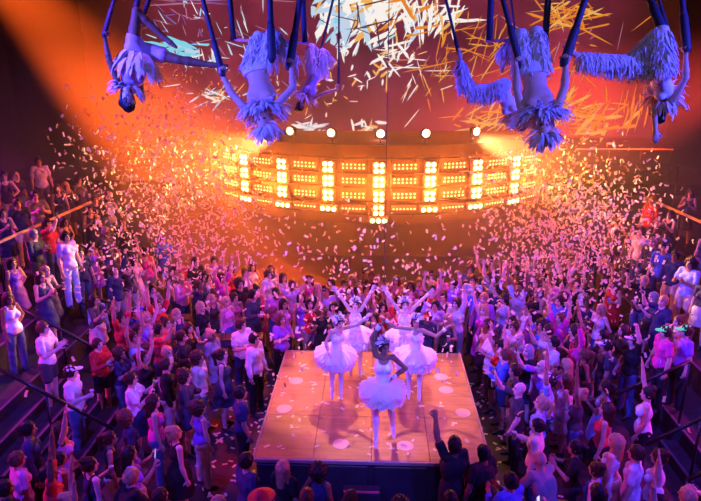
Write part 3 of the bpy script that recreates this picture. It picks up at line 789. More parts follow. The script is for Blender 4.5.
for wd, sx_, pz, tops, bot in POSES:
    H = Human(pz, sx_)
    body = H.body('body', .0072, [SKIN[0], M['eye'], M['lip'], M['shoe']], .22)
    ct = {t: H.cloth(t, t, .011, CL['white'], .35, ph=len(PROTO)) for t in tops}
    cb = H.cloth(bot, bot, .012, CL['black'], .35, ph=len(PROTO))
    sph = [(H.P, .19), (H.waist, .17), (H.chest, .19), (H.hc, .14)]
    for D in (H.L, H.R):
        sph += [(D['sh'], .1), ((D['sh'] + D['el']) / 2, .085), (D['el'], .08), ((D['el'] + D['wr']) / 2, .075), (D['wr'], .075), (D['wr'] + D['hd'] * .1, .1), (D['kn'], .13 if bot != 'skirt' else .17), (D['an'], .12)]
    if 'dress' in tops: sph += [(H.P - H.tu * .3, .24)]
    PROTO.append(dict(sph=sph, words=wd, sex=sx_, body=body, tops=ct, bot=bot, botm=cb, H=H))
HAIRS = {k: hair_mesh(k, .009, .3) for k in ('short', 'long', 'bun', 'ponytail', 'curly', 'cap', 'hat')}
for m_ in HAIRS.values(): m_.materials.append(HAIRM['black'])
q = MB(); q.box((0, 0, 0), (.075, .009, .15), bev=.004); phm = q.mesh('case', M['phone'])
q = MB(); q.box((0, .0052, 0), (.066, .002, .138)); phs = q.mesh('display', M['screen'])
q = MB(); q.lathe([(.026, 0), (.031, .11), (.036, .125), (.033, .125), (.028, .02), (.0, .02)], 14); cupm = q.mesh('drink_glass', M['glass'], True)

def setmat(o, m, i=0):
    o.material_slots[i].link = 'OBJECT'; o.material_slots[i].material = m
GARM = {'tshirt': 'T-shirt', 'shirt': 'long-sleeved shirt', 'tank': 'tank top', 'dress': 'dress'}
LOG = []; PLACED = []
def world_sph(x, y, z, face, pi, s):
    ca, sa = math.cos(face), math.sin(face)
    return (x, y, z), [(x + s * (p[0] * ca - p[1] * sa), y + s * (p[0] * sa + p[1] * ca), z + s * p[2], r * s) for p, r in PROTO[pi]['sph']]
def clash(x, y, z, face, pi, s):
    _, A_ = world_sph(x, y, z, face, pi, s)
    for (a, b, d), B_ in PLACED:
        if (a - x) ** 2 + (b - y) ** 2 > 1.9 or abs(d - z) > 2: continue
        for p in A_:
            for q_ in B_:
                if (p[0] - q_[0]) ** 2 + (p[1] - q_[1]) ** 2 + (p[2] - q_[2]) ** 2 < (p[3] + q_[3]) ** 2 * .92: return True
    return False
def person(x, y, z, face, pi, top, topc, botc, hk, hc, skin, where, group, s=1., label=None, extra_hair=None, phone=True, held=None):
    """face: direction the person looks, radians (0 = towards -Y)"""
    pr = PROTO[pi]; H = pr['H']
    o = link('person', pr['body']); o.location = (x, y, z); o.rotation_euler = (0, 0, face); o.scale = (s, s, s)
    setmat(o, SKIN[skin])
    t = link({'tshirt': 't_shirt', 'tank': 'tank_top'}.get(top, top), pr['tops'][top], o); setmat(t, CL[topc])
    if top != 'dress':
        b = link(pr['bot'], pr['botm'], o); setmat(b, CL[botc])
    if hk in ('cap', 'hat'):
        h = link('hair', HAIRS['short'], o, H.H); setmat(h, HAIRM['dark'])
        c = link(hk, HAIRS[hk], o, H.H); setmat(c, CAPM[hc]); hw = f'{hc} {hk}'
    elif hk:
        h = link('hair', HAIRS[hk], o, H.H); setmat(h, HAIRM[hc])
        hw = {'short': f'short {hc} hair', 'long': f'long {hc} hair', 'bun': f'{hc} hair bun', 'ponytail': f'{hc} ponytail', 'curly': f'curly {hc} hair'}[hk]
    else: hw = 'shaved head'
    if label is None:
        g = GARM[top]; verb = {'filming with raised phone': 'filming', 'both arms thrown up': 'arms up', 'drink held at chest': 'holding drink', 'leaning forward on hands': 'leaning', 'one fist raised': 'fist up', 'one arm raised': 'arm up', 'clapping hands': 'clapping', 'hand on hip': 'hand on hip', 'arms at sides': 'standing'}[pr['words']]
        who = f'person in {topc} {g}'; label = f'{who}, {hw}, {verb}, {where}'
        if len(label.split()) > 16: label = f'{who}, {verb}, {where}'
    tag(o, label, 'person', group)
    Mw = Matrix.LocRotScale(o.location, o.rotation_euler, o.scale)
    if pr['words'].startswith('filming') and phone:
        D = H.R if pr['sex'] == 'm' else None
        if D is not None: p = D['hand'] + D['pn'] * .03 + D['hd'] * .05; up = D['hd']; nn = D['pn']
        else: p = (H.L['hand'] + H.R['hand']) / 2 + V3(0, -.02, .05); up = V3(0, -.15, 1); nn = V3(0, -1, -.1)
        up = nz(up); nn = nz(nn - up * (nn @ up)); sd = np.cross(nn, up) * 1.
        R = Matrix(((sd[0], -nn[0], up[0]), (sd[1], -nn[1], up[1]), (sd[2], -nn[2], up[2])))
        e = empty('phone'); e.matrix_basis = Mw @ (Matrix.Translation(Vector(p)) @ R.to_4x4())
        link('display', phs, link('case', phm, e))
        tag(e, held or f'raised phone held by {who}, {where}', 'phone', 'phones filming the show')
    if pr['words'].startswith('drink'):
        D = H.R if pr['sex'] == 'm' else H.L
        p = Mw @ Vector(D['hand'] + D['pn'] * .035 + V3(0, -.01, -.05))
        e = link('drink_glass', cupm); e.location = p
        tag(e, held or f'drink glass held by {who}, {where}', 'glass', 'drinks held by the audience')
    LOG.append((x, y, z)); PLACED.append(world_sph(x, y, z, face, pi, s))
    return o

ORD = ['first', 'second', 'third', 'fourth', 'fifth', 'sixth', 'seventh', 'eighth', 'ninth', 'tenth', 'eleventh', 'twelfth', 'thirteenth', 'fourteenth', 'fifteenth', 'sixteenth', 'seventeenth', 'eighteenth', 'nineteenth', 'twentieth', 'twenty-first', 'twenty-second', 'twenty-third', 'twenty-fourth', 'twenty-fifth', 'twenty-sixth']
cr = random.Random(21)
def auto(x, y, z, where, group, cols=None, quiet=False, tgt=(0, 0), poses=None):
    for att in range(26):
        if poses: pi = cr.choice(poses)
        elif quiet: pi = cr.choice([0, 4, 7, 9, 11, 12, 13, 5, 2])
        else: pi = cr.choices(range(14), [3, 2, 3, 1.3, 3, 1, 1.4, 3, 1.4, 2.5, 1.6, 3, 3, 4])[0]
        if att > 14: pi = cr.choice([0, 13])
        s = cr.uniform(.97, 1.06) if PROTO[pi]['sex'] == 'm' else cr.uniform(.92, 1.0)
        face = math.atan2(tgt[0] - x, -(tgt[1] - y)) + cr.uniform(-.35, .35)
        jx, jy = x + cr.uniform(-.1, .1) * (att > 5), y + cr.uniform(-.1, .1) * (att > 5)
        if not clash(jx, jy, z, face, pi, s): x, y = jx, jy; break
    else: return None
    pr = PROTO[pi]; top = cr.choice(list(pr['tops']))
    cols = cols or ['white', 'white', 'lilac', 'violet', 'pale blue', 'blue', 'pink', 'black', 'black', 'black', 'black', 'navy', 'navy', 'charcoal', 'grey', 'magenta', 'charcoal', 'charcoal', 'red', 'cream']
    topc = cr.choice(cols); botc = cr.choice(['black', 'denim', 'charcoal', 'navy', 'denim', 'grey', 'cream'])
    if pr['sex'] == 'm': hk = cr.choices(['short', 'curly', 'cap', None], [7, 1.2, 1, .8])[0]
    else: hk = cr.choices(['long', 'ponytail', 'bun', 'curly', 'hat'], [6, 2.5, 2, 1.2, .25])[0]
    hc = cr.choice(['white', 'black', 'red']) if hk in ('cap', 'hat') else cr.choices(list(HAIRM), [5, 5, 3, 2.4, .5])[0]
    return person(x, y, z, face, pi, top, topc, botc, hk, hc, cr.choices(range(4), [4, 4, 2, 1.5])[0], where, group, s)

SPECIAL = []      # keep-clear circles round people placed by hand
def hand(px, py, zf, pi, top, topc, botc, hk, hc, skin, label, group, face=None, tgt=(0, 0), s=1., hh=1.62, held=None):
    """px,py: where the photograph shows the head; zf: floor height there"""
    p = onz(px, py, zf + hh * s)
    if face is None: face = math.atan2(tgt[0] - p.x, -(tgt[1] - p.y))
    SPECIAL.append((p.x, p.y))
    return person(p.x, p.y, zf, face, pi, top, topc, botc, hk, hc, skin, '', group, s, label, held=held)
def terrace(x):
    z = 0
    for i, x0 in enumerate(TX):
        if abs(x) > x0 + .2: z = TH * (i + 1)
    return z
GL, GR, GB, GF = 'audience left of the stage', 'audience right of the stage', 'audience behind the stage', 'audience in front of the stage'
LT, RT = 'audience on the left terraces', 'audience on the right terraces'
hand(130, 378, 0, 9, 'tshirt', 'white', 'navy', 'short', 'dark', 1, 'person in white T-shirt and navy skirt filming beside the dark stair rail left of stage', GL, s=1.02, held='phone raised by the person in white T-shirt beside the dark left stair rail')
hand(70, 371, 0, 4, 'tshirt', 'white', 'denim', 'cap', 'white', 0, 'person in white cap and white T-shirt by the stair rail, reaching forward with a drink', GL, s=1.03, held='drink glass held by the person in the white cap near the stair rail')
hand(254, 338, 0, 0, 'shirt', 'white', 'black', 'short', 'black', 1, 'person in white shirt and black trousers standing alone in the red-lit aisle', GL, s=1.02)
hand(240, 392, 0, 0, 'tshirt', 'navy', 'black', 'short', 'black', 2, 'person in navy T-shirt standing in the aisle close to the left stage edge', GL)
hand(27, 428, 0, 0, 'shirt', 'navy', 'black', 'short', 'black', 2, 'person in navy long-sleeved shirt at the foot of the left stairs', GL, s=1.04)
hand(60, 428, 0, 10, 'tank', 'pink', 'black', 'long', 'dark', 1, 'person in pink tank top with raised arm near the foot of the left stairs', GL)
hand(153, 400, 0, 7, 'tank', 'magenta', 'denim', 'long', 'dark', 1, 'person in magenta tank top, hand on hip, in front of the white T-shirt filmer', GL)
hand(175, 432, 0, 13, 'tank', 'black', 'black', 'bun', 'blond', 0, 'person in black tank top with blond bun near the front left stage corner', GL)
hand(454, 443, 0, 6, 'tshirt', 'black', 'black', 'short', 'black', 3, 'dark silhouetted person in black T-shirt, fist raised, right against the stage front', GF, s=1.06)
hand(484, 452, 0, 0, 'tshirt', 'black', 'black', 'short', 'black', 3, 'dark person in black T-shirt at the front right stage corner', GF)
hand(511, 480, 0, 2, 'shirt', 'blue', 'black', 'short', 'black', 2, 'person in blue long-sleeved shirt clapping near the front right stage corner', GF)
hand(541, 402, 0, 13, 'tshirt', 'pale blue', 'black', 'ponytail', 'blond', 0, 'person in pale blue T-shirt with blond ponytail right of the stage', GR)
hand(615, 440, 0, 13, 'tank', 'white', 'cream', 'long', 'blond', 0, 'person in white tank top with long blond hair, lower right, beside another in white', GR)
hand(637, 452, 0, 0, 'tshirt', 'white', 'cream', 'short', 'dark', 1, 'short-haired person in white T-shirt between two white tank tops, lower right', GR)
hand(660, 456, 0, 7, 'tank', 'white', 'denim', 'bun', 'dark', 1, 'person in white tank top with dark hair bun and hand on hip, lower right', GR)
hand(606, 408, 0, 13, 'tank', 'red', 'black', 'long', 'dark', 1, 'person in bright red tank top with long dark hair right of the stage', GR)
hand(560, 300, 0, 0, 'shirt', 'blue', 'navy', 'short', 'dark', 1, 'person in bright blue long-sleeved shirt at the back right of the stage', GR, s=1.05)
hand(601, 308, 0, 7, 'tank', 'white', 'denim', 'long', 'blond', 0, 'person in white tank top, hand on hip, at the foot of the right terraces', GR)
hand(615, 283, .0, 12, 'dress', 'red', 'black', 'long', 'brown', 1, 'person in red dress holding a drink below the right confetti cloud', GR, held='drink glass held by the person in red dress under the confetti cloud')
hand(666, 331, .48, 0, 'tshirt', 'magenta', 'black', 'cap', 'green', 1, 'person in bright green cap and magenta T-shirt on the lowest right terrace', RT)
hand(686, 330, .48, 0, 'tshirt', 'violet', 'black', 'cap', 'green', 1, 'person in bright green cap and violet T-shirt on the lowest right terrace', RT)
hand(65, 236, 1.44, 0, 'tshirt', 'lilac', 'pale blue', 'short', 'dark', 1, 'person in lilac T-shirt and pale blue trousers standing below the left brass rail', LT, s=1.03)
hand(12, 262, .96, 7, 'dress', 'violet', 'black', 'long', 'dark', 1, 'person in violet dress with hand on hip on the left terraces, near the stairs', LT)
hand(95, 300, .0, 4, 'shirt', 'pale blue', 'denim', 'short', 'dark', 1, 'person in pale blue shirt holding a drink beside the left drinks counter', GL, held='drink glass held by the person in pale blue shirt beside the drinks counter')
hand(281, 318, 0, 11, 'tshirt', 'violet', 'black', 'long', 'brown', 1, 'person in violet T-shirt clapping at the counter behind the left stage corner', GB)

for x_, y_ in ((-5.5, 3.2), (-5.05, 3.25), (-4.6, 3.3), (-3.3, 2.3), (-2.95, 2.35), (-2.6, 2.4)): SPECIAL.append((x_, y_))     # drinks counters
for xa, ya, xb, yb in ((-5.3, 1.35, -7.3, 1.3), (-4.3, -1.1, -6.3, -1.2), (4.35, .25, 5.6, .2), (4.35, -1.2, 5.9, -1.25), (4.5, -2.2, 5.8, -2.2)):   # handrails
    for i in range(6): SPECIAL.append((xa + (xb - xa) * i / 5, ya + (yb - ya) * i / 5))
def free(x, y, r=.5):
    return all((x - a) ** 2 + (y - b) ** 2 > r * r for a, b in SPECIAL)
def in_view(x, y, z, mx=30):
    v = _R.transposed() @ (Vector((x, y, z + 1.6)) - CAM)
    if v.z > -.5: return False
    px = 350.5 + F_PX * v.x / -v.z; py = 250.5 - F_PX * v.y / -v.z
    return -mx < px < 701 + mx and py < 515
for side, sg, G in (('left', -1, GL), ('right', 1, GR)):          # rows beside the stage, parallel to its side
    for r in range(6):
        x0 = (2.75 if sg < 0 else 2.45) + r * .51
        k = 0
        for j in range(20):
            y = -3.35 + j * .55 + (r % 2) * .26
            x = sg * (x0 + cr.uniform(-.09, .09)); yy = y + cr.uniform(-.09, .09)
            if not free(x, yy, .52) or not in_view(x, yy, 0): continue
            if y > 5.9: continue
            if cr.random() < (.30 if sg < 0 and r == 0 else .03): continue
            if r >= 5 and -1.7 < y < .4: continue          # foot of the left stairs stays open
            k += bool(auto(x, yy, 0, f'{ORD[k]} from camera, {side} row {r+1}', G))
for r in range(5):                                                  # rows behind the stage
    k = 0
    for j in range(9):
        x = -2.25 + j * .56 + (r % 2) * .28 + cr.uniform(-.08, .08); y = 2.45 + r * .56 + cr.uniform(-.08, .08)
        if not free(x, y, .5): continue
        
        k += bool(auto(x, y, 0, f'{ORD[k]} from left, row {r+1} behind stage', GB, cols=['white', 'lilac', 'violet', 'pink', 'magenta', 'red', 'black', 'black', 'navy', 'charcoal']))
for r, y0 in ((0, -2.75), (1, -3.35)):                              # heads along the bottom, in front of the stage
    k = 0
    for j in range(7):
        x = (-1.75 + j * .55 if r == 0 else -1.95 + j * .58) + cr.uniform(-.08, .08); y = y0 + cr.uniform(-.07, .07)
        if (r == 0 and -.45 < x < .6) or not free(x, y, .55): continue
        k += bool(auto(x, y, 0, f'{ORD[k]} from left, row {r+1} before stage front', GF, cols=['navy', 'blue', 'black', 'black', 'charcoal', 'blue'], quiet=True, poses=[0, 13, 7, 0]))
for side, sg, G in (('left', -1, LT), ('right', 1, RT)):
    for r in range(5):
        k = 0
        for j in range(16):
            y = -2.2 + j * .62 + (r % 2) * .3 + cr.uniform(-.1, .1)
            x = sg * (TX[r] + .42 + cr.uniform(-.08, .1)); z = TH * (r + 1)
            if y > 7.0 + .4 * r or not in_view(x, y, z, 10) or not free(x, y, .5): continue
            if -1.7 < y < .1 and r < 3: continue                        # the stair flight
            if cr.random() < (.06 if y < 5 else .2): continue
            k += bool(auto(x, y, z, f'{ORD[k]} from camera, {side} terrace {r+1}', G, quiet=cr.random() < .6))
print('PEOPLE', len(LOG))
# ------------------------------------------------------------------ performers
pf = random.Random(5)
M['tulle'] = mat('white_tulle', (.92, .88, .93), .85, noise=.12, scale=30, trans=.35)
M['satin'] = mat('white_satin', (.88, .85, .92), .4, noise=.15, scale=14)
M['tights'] = mat('pale_tights', (.84, .78, .84), .6, noise=.08)
M['ribbon'] = mat('white_fringe', (.88, .84, .92), .75, noise=.25, scale=30, trans=.2)
M['purple'] = mat('lilac_satin', (.62, .42, .85), .45, noise=.25, scale=10)
M['strap'] = mat('blue_black_strap', (.035, .035, .07), .6, noise=.5, scale=40)
M['pinkbar'] = mat('pink_taped_bar', (.9, .25, .45), .5, noise=.3)
M['jewel'] = mat('silver_tiara', (.85, .85, .9), .25, metal=.7, noise=.2)

def ribbons(q, items, rng, seg=3):
    """items: (root, outward direction, length, width); each falls over with gravity"""
    for p, d, L, w in items:
        p = np.array(p); d = nz(d); g = V3(0, 0, -1)
        side = np.cross(d, g)
        if np.linalg.norm(side) < .05: side = V3(rng.uniform(-1, 1), rng.uniform(-1, 1), 0)
        side = nz(side + V3(rng.uniform(-.3, .3), rng.uniform(-.3, .3), rng.uniform(-.3, .3)))
        th = nz(np.cross(side, d)) * .0018
        vs = []; pts = [p]; dd = d
        for i in range(seg):
            pts.append(pts[-1] + dd * L / seg); dd = nz(dd + g * .45 + V3(rng.uniform(-.18, .18), rng.uniform(-.18, .18), 0))
        for i, c in enumerate(pts):
            ww = w * (.8, 1., .75, .12)[min(3, int(i * 3 / seg))] / 2
            vs += [c - side * ww + th, c + side * ww + th, c + side * ww - th, c - side * ww - th]
        fs = []
        for i in range(seg):
            a, b = i * 4, i * 4 + 4
            for k in range(4): fs.append((a + k, a + (k + 1) % 4, b + (k + 1) % 4, b + k))
        fs += [(3, 2, 1, 0), (seg * 4, seg * 4 + 1, seg * 4 + 2, seg * 4 + 3)]
        q.add(vs, fs)
def leg_fringe(H, rng, n, L=(.08, .15), legs=('L', 'R')):
    q = MB(); it = []
    for nm in legs:
        D = getattr(H, nm)
        for a, b, ra, rb in ((D['hip'], D['kn'], .105, .075), (D['kn'], D['an'], .075, .055)):
            ax = nz(b - a); u = nz(np.cross(ax, V3(.3, .2, .9))); v = np.cross(ax, u)
            for _ in range(n):
                t = rng.random(); w = rng.uniform(0, 2 * PI); r = ra + (rb - ra) * t
                o = u * math.cos(w) + v * math.sin(w)
                it.append((a + (b - a) * t + o * r, o * .5 + V3(0, 0, -.6) + ax * rng.uniform(-.3, .3), rng.uniform(*L), rng.uniform(.014, .026)))
    ribbons(q, it, rng); return q
def feathers(H, rng, where, n, L, w=.045):
    q = MB(); it = []
    for _ in range(n):
        a = rng.uniform(0, 2 * PI)
        if where == 'collar':
            o = H.cl * math.cos(a) + H.cf * math.sin(a) * .75
            p = H.neck - H.cu * rng.uniform(.0, .07) + o * rng.uniform(.07, .17)
            d = o + H.cu * rng.uniform(-.3, .8)
        else:
            e = rng.uniform(.25, 1.3)
            o = (H.hl * math.cos(a) + H.hf * math.sin(a)) * math.cos(e) + H.hu * math.sin(e)
            if o @ H.hf > .55: o = o - H.hf * .9
            o = nz(o); p = H.hc + H.hu * .02 + o * .085; d = o
        it.append((p, d, rng.uniform(*L), w * rng.uniform(.6, 1.1)))
    ribbons(q, it, rng); return q
def tutu(H, R0, R1, drop, layers, rng, amp=.02):
    """stacked ruffled net skirts round the waist"""
    q = MB(); up = H.tu; n = 90
    for l in range(layers):
        f = l / max(1, layers - 1); rr = R1 * (1 - .10 * f); dr = drop * (.55 + .6 * f); ph = rng.uniform(0, 6)
        rows = 7; vs = []; fs = []
        for i in range(rows + 1):
            t = i / rows; r = R0 + (rr - R0) * t ** .8
            for k in range(n):
                w = 2 * PI * k / n
                wav = amp * t * (math.sin(13 * w + ph) + .7 * math.sin(23 * w + 2 * ph + l))
                rad = r * (1 + .045 * t * math.sin(31 * w + ph)) + (rng.uniform(-.014, .014) if i == rows else 0)
                o = H.tl * math.cos(w) + H.tf * math.sin(w)
                vs.append(H.P + up * (.055 - .012 * l - dr * (t ** 1.5) + wav) + o * rad)
        for i in range(rows):
            for k in range(n):
                k2 = (k + 1) % n; fs.append((i * n + k, i * n + k2, (i + 1) * n + k2, (i + 1) * n + k))
        q.add(vs, fs)
    return q
def legs_sleeve(H, h, inf=.016):
    return solid(H.torso[:2] + H.thigh + H.shin, h, inf=inf, cuts=[(H.P + H.tu * .035, H.tu)], noise=wrinkle(.004, 40, 1))
def place(H, name='person', skin=1, tights=False, legm=None, h=.0062):
    """body mesh in world axes with its origin at the pelvis"""
    o = link(name, H.body('body', h, [SKIN[skin], M['eye'], M['lip'], legm or SKIN[skin]], None, tights=tights, shoes=legm is not None))
    return o
def sub(o, name, vf, m, ratio=None):
    me = mesh_from(name, *vf)
    if ratio: me = decimated(me, ratio)
    me.materials.append(m); return link(name, me, o)
def headpiece(o, H, kind='tiara'):
    if kind == 'tiara':
        q = MB(); pts = []
        for i in range(19):
            w = PI * (i / 18); pts.append(H.hc + H.hu * (.075 + .02 * math.sin(w)) + H.hl * math.cos(w) * .088 + H.hf * math.sin(w) * .075)
        q.tube(pts, .008, 6)
        for i in range(3, 16, 2): q.tube([pts[i], pts[i] + H.hu * (.02 + .035 * math.sin(PI * i / 18))], [.007, .003], 5)
        q.build('tiara', M['jewel'], o, smooth=True)
    q = feathers(H, pf, 'head', 80, (.05, .10), .034); q.build('feather_fringe', M['ribbon'], o)

def dancer(px, py, pose, label, rr=.38, drop=.2, skin=1, s=1., hair='bun'):
    H = Human(dict(pose, P=(0, 0, 0)), 'f')
    low = min((D['an'] + D['fd'] * .215)[2] for D in (H.L, H.R))
    o = place(H, skin=skin, tights=True, legm=M['tights'])
    f = onz(px, py, STZ)
    ft = min((H.L, H.R), key=lambda D: (D['an'] + D['fd'] * .2)[2]); tip = (ft['an'] + ft['fd'] * .2) * s
    o.location = (f.x - tip[0], f.y - tip[1], STZ - low * s + .004); o.scale = (s, s, s)
    link('bodice', H.cloth('bodice', 'bodice', .007, M['satin']), o)
    tutu(H, .115, rr, drop, 6, pf).build('tutu', M['tulle'], o, smooth=True)
    hm = hair_mesh('bun', .007, .5); hm.materials.append(HAIRM['dark']); link('hair', hm, o, H.H)
    headpiece(o, H)
    for D in (H.L, H.R):            # pointe shoes
        v, f2 = solid([Cone(D['an'] + D['fd'] * .03, D['an'] + D['fd'] * .12, .034, .034, .01), Cone(D['an'] + D['fd'] * .12, D['an'] + D['fd'] * .205, .034, .021, .01)], .006, inf=.004)
        sub(o, 'pointe_shoe', (v, f2), M['satin'])
    bpy.context.view_layer.update()
    zmin = min(min(v.co.z for v in c.data.vertices) for c in [o] + list(o.children)); o.location.z = STZ - zmin * s + .003
    for D in (H.L, H.R):            # wrist cuffs
        v, f2 = solid([Cone(D['wr'] - nz(D['wr'] - D['el']) * .05, D['wr'] - nz(D['wr'] - D['el']) * .02, .031, .03, .01)], .006, inf=.007); sub(o, 'wrist_cuff', (v, f2), M['satin'])
    PLACED.append((tuple(o.location), [(o.location.x + s * q_[0], o.location.y + s * q_[1], o.location.z + s * q_[2], r_) for q_, r_ in
        [(H.P, .42), (H.P - H.tu * .15, .42), (H.chest, .2), (H.hc, .16)] + [(D[k_], .1) for D in (H.L, H.R) for k_ in ('sh', 'el', 'wr', 'hand', 'kn', 'an')] + [((D['el'] + D['wr']) / 2, .09) for D in (H.L, H.R)] + [((D['el'] + D['sh']) / 2, .1) for D in (H.L, H.R)] + [((D['kn'] + D['an']) / 2, .1) for D in (H.L, H.R)]]))
    tag(o, label, 'person', 'ballet dancers on the stage'); return o
PT = (0, -.28, -1)
pl = dict(ll=((.05, -.02, -1), (.0, .03, -1), PT), rl=((-.05, .02, -1), (.03, .08, -1), PT))
dancer(376, 449, dict(tf=(.12, -1, 0), hf=(.45, -.9, -.05), ra=((-.22, -.05, 1), (.42, -.12, .85), (.6, -.1, .5), None, 'relax'), la=((.72, .15, -.75), (-.8, -.25, -.5), (-.6, -.3, -.6), None, 'relax'),
       rl=((-.03, -.02, -1), (.02, .02, -1), (.02, -.2, -1)), ll=((.10, .10, -1), (.10, .42, -1), (.12, -.25, -1))),
       'ballet dancer in white bell tutu at the stage front, hand on hip, arm overhead', .37, .20, 3, 1.0)
dancer(341, 399, dict(tf=(.55, -.85, 0), tu=(.10, -.1, 1), hf=(.5, -.8, 0), la=((.75, -.1, .25), (.7, -.2, .75), (.7, -.1, .7), None, 'relax'), ra=((-.45, .1, -1), (.3, -.5, -.75)), **{**pl, 'rl': ((-.02, .05, -1), (.02, .1, -1), PT)}),
       'ballet dancer in white tutu, nearer of the left two, one arm raised right', .43, .24, 1, .88)
dancer(360, 376, dict(tf=(.05, -1, 0), ra=((-.55, -.1, .9), (-.6, -.05, .9), None, (0, -1, 0), 'open'), la=((.5, -.1, .9), (.45, -.05, 1), None, (0, -1, 0), 'open'), hf=(0, -1, .1), **pl),
       'ballet dancer in white tutu, farther of the two on the left, arms in a V', .44, .27, 0, .85)
dancer(419, 402, dict(tf=(-.25, -1, 0), hf=(-.1, -1, 0), ra=((-.85, -.15, .15), (-.75, -.1, .65), (-.7, 0, .7), None, 'relax'), la=((.8, .0, -.35), (.75, -.1, .75), (.6, 0, .8), None, 'relax'), **pl),
       'ballet dancer in white tutu, nearer of the two on the right, arms spread wide', .44, .25, 2, .88)
dancer(408, 380, dict(tf=(-.05, -1, 0), hf=(.1, -1, .1), ra=((-.6, -.1, .85), (-.55, -.1, 1), None, (0, -1, 0), 'open'), la=((.65, -.05, .75), (.75, -.05, .8), None, (0, -1, 0), 'open'), **pl),
       'ballet dancer in white tutu, farther of the two on the right, arms raised', .42, .27, 0, .88)

# ------------------------------------------------------------------ aerialists
CEIL = 11.085
def strap(p0, p1, r, label, cat='strap', name='aerial_strap', wrap=.0, group='straps the aerialists hang from'):
    """from p0 straight on through p1 up to the ceiling"""
    d = (p1 - p0).normalized(); t = (CEIL - p0.z) / d.z; top = p0 + d * t
    o = empty(name, p0); q = MB(); L = (top - p0)
    n = 14; q.tube([L * (i / n) for i in range(n + 1)], r, 8); web = q.build('webbing', M['strap'], o, smooth=True)
    q = MB(); q.tube([d * -.05, d * .0, d * .35, d * .42], [r * .9, r * 1.45, r * 1.35, r * .95], 10); q.build('padded_loop', M['strap'], web, smooth=True)
    q = MB(); q.box(L + Vector((0, 0, -.04)), (.08, .08, .09), bev=.01); q.build('ceiling_anchor', M['steel'], web)
    tag(o, label, cat, group); return o
def trapeze(pl_, pr_, tl_, tr_, r, label):
    o = empty('trapeze', pl_)
    q = MB(); q.tube([Vector((0, 0, 0)) - (pr_ - pl_) * .06, (pr_ - pl_) * 1.06], .017, 10); q.build('bar', M['pinkbar'], o, smooth=True)
    for a, b in ((pl_, tl_), (pr_, tr_)):
        d = (b - a).normalized(); top = a + d * ((CEIL - a.z) / d.z)
        q = MB(); q.tube([a - pl_, a - pl_ + d * .6, a - pl_ + d * .75, top - pl_], [r, r, r * .8, r * .7], 10); q.build('rope', M['strap'], o, smooth=True)
    tag(o, label, 'trapeze', 'trapezes'); return o
def W(px, py, z): return atd(px, py, z)
def dirv(a, b): return nz(np.array(b - a))

def inverted(zc, knee, pel, neck, handL, handR, label, skin, shin=(.3, .75, -.55), hair=None):
    """hangs head down by the knees, chest to the camera; handL is on the picture's left"""
    P = W(*pel, zc); N = W(*neck, zc - .12); K = W(*knee, zc + .05)
    tu = dirv(P, N); th = dirv(P, K)
    side = V3(1, 0, 0)
    tf = V3(0, -1, -.15)
    def arm(hand, sgn):
        # two-bone reach from the shoulder to the hand
        H0 = Human(dict(P=(0, 0, 0), tu=tu, tf=tf), 'm'); sh = (H0.L if sgn < 0 else H0.R)['sh']
        tgt = np.array(W(*hand, zc - .05) - P); v = tgt - sh; d = min(np.linalg.norm(v), .525); v = nz(v)
        a, b = .285, .245; ca = max(-1, min(1, (a * a + d * d - b * b) / (2 * a * d))); s_ = math.sqrt(1 - ca * ca)
        pole = nz(V3(sgn * 1., -.2, 0) - v * (V3(sgn, -.2, 0) @ v))
        du = v * ca + pole * s_; el = sh + du * a
        return du, nz(sh + v * d - el), sh + v * d
    du1, df1, h1 = arm(handL, -1); du2, df2, h2 = arm(handR, 1)
    H = Human(dict(P=(0, 0, 0), tu=tu, tf=tf, hu=nz(tu + V3(0, -.25, 0)), hf=V3(0, -1, -.1),
                   la=(du1, df1, V3(-.1, -.05, 1), V3(.6, -.6, 0), 'grip'), ra=(du2, df2, V3(.1, -.05, 1), V3(-.6, -.6, 0), 'grip'),
                   ll=(nz(th + V3(.02, 0, 0)), shin, (.1, .5, -1)), rl=(nz(th + V3(.0, 0, 0)), V3(shin) + V3(.45, -.3, -.4), (.1, .5, -1))), 'm')
    o = place(H, skin=skin); o.location = P
    v, f = legs_sleeve(H, .009); tro = sub(o, 'trousers', (v, f), M['ribbon'], .4)
    leg_fringe(H, pf, 300, (.06, .12)).build('fringe', M['ribbon'], tro)
    feathers(H, pf, 'collar', 170, (.14, .24)).build('feather_fringe', M['ribbon'], o)
    feathers(H, pf, 'head', 90, (.10, .2)).build('feather_fringe', M['ribbon'], o)
    tag(o, label, 'person', 'aerialists above the crowd')
    return o, H, P, P + Vector(h1 + df1 * .07), P + Vector(h2 + df2 * .07), P + Vector((H.L['kn'] + H.R['kn']) / 2)

o, H, P, h1, h2, kn = inverted(7.1, (266, 36), (258, 72), (264, 117), (223, 76), (290, 72), 'bare-chested aerialist in white fringed trousers hanging head down, left of centre', 1)
k1 = Vector(kn) + Vector((.0, .10, -.06))
trapeze(W(234, 40, 7.18), W(305, 43, 7.18), W(230, 0, 7.18), W(303, 0, 7.18), .033, 'trapeze with pink bar and blue ropes behind the left head-down aerialist')
strap(h1, W(203, 0, 7.05), .027, 'dark strap in the outer hand of the left head-down aerialist')
strap(h2, W(300, 0, 7.05), .036, 'thick dark strap at the inner hand of the left head-down aerialist')
strap(W(272, 58, 6.9), W(270, 0, 6.9), .034, 'blue padded strap hanging before the knees of the left head-down aerialist')
o, H, P, h1, h2, kn = inverted(6.5, (528, 33), (533, 74), (540, 118), (517, 52), (569, 46), 'bare-chested aerialist in white fringed trousers hanging head down, right of centre', 1, shin=(-.25, .8, -.5))
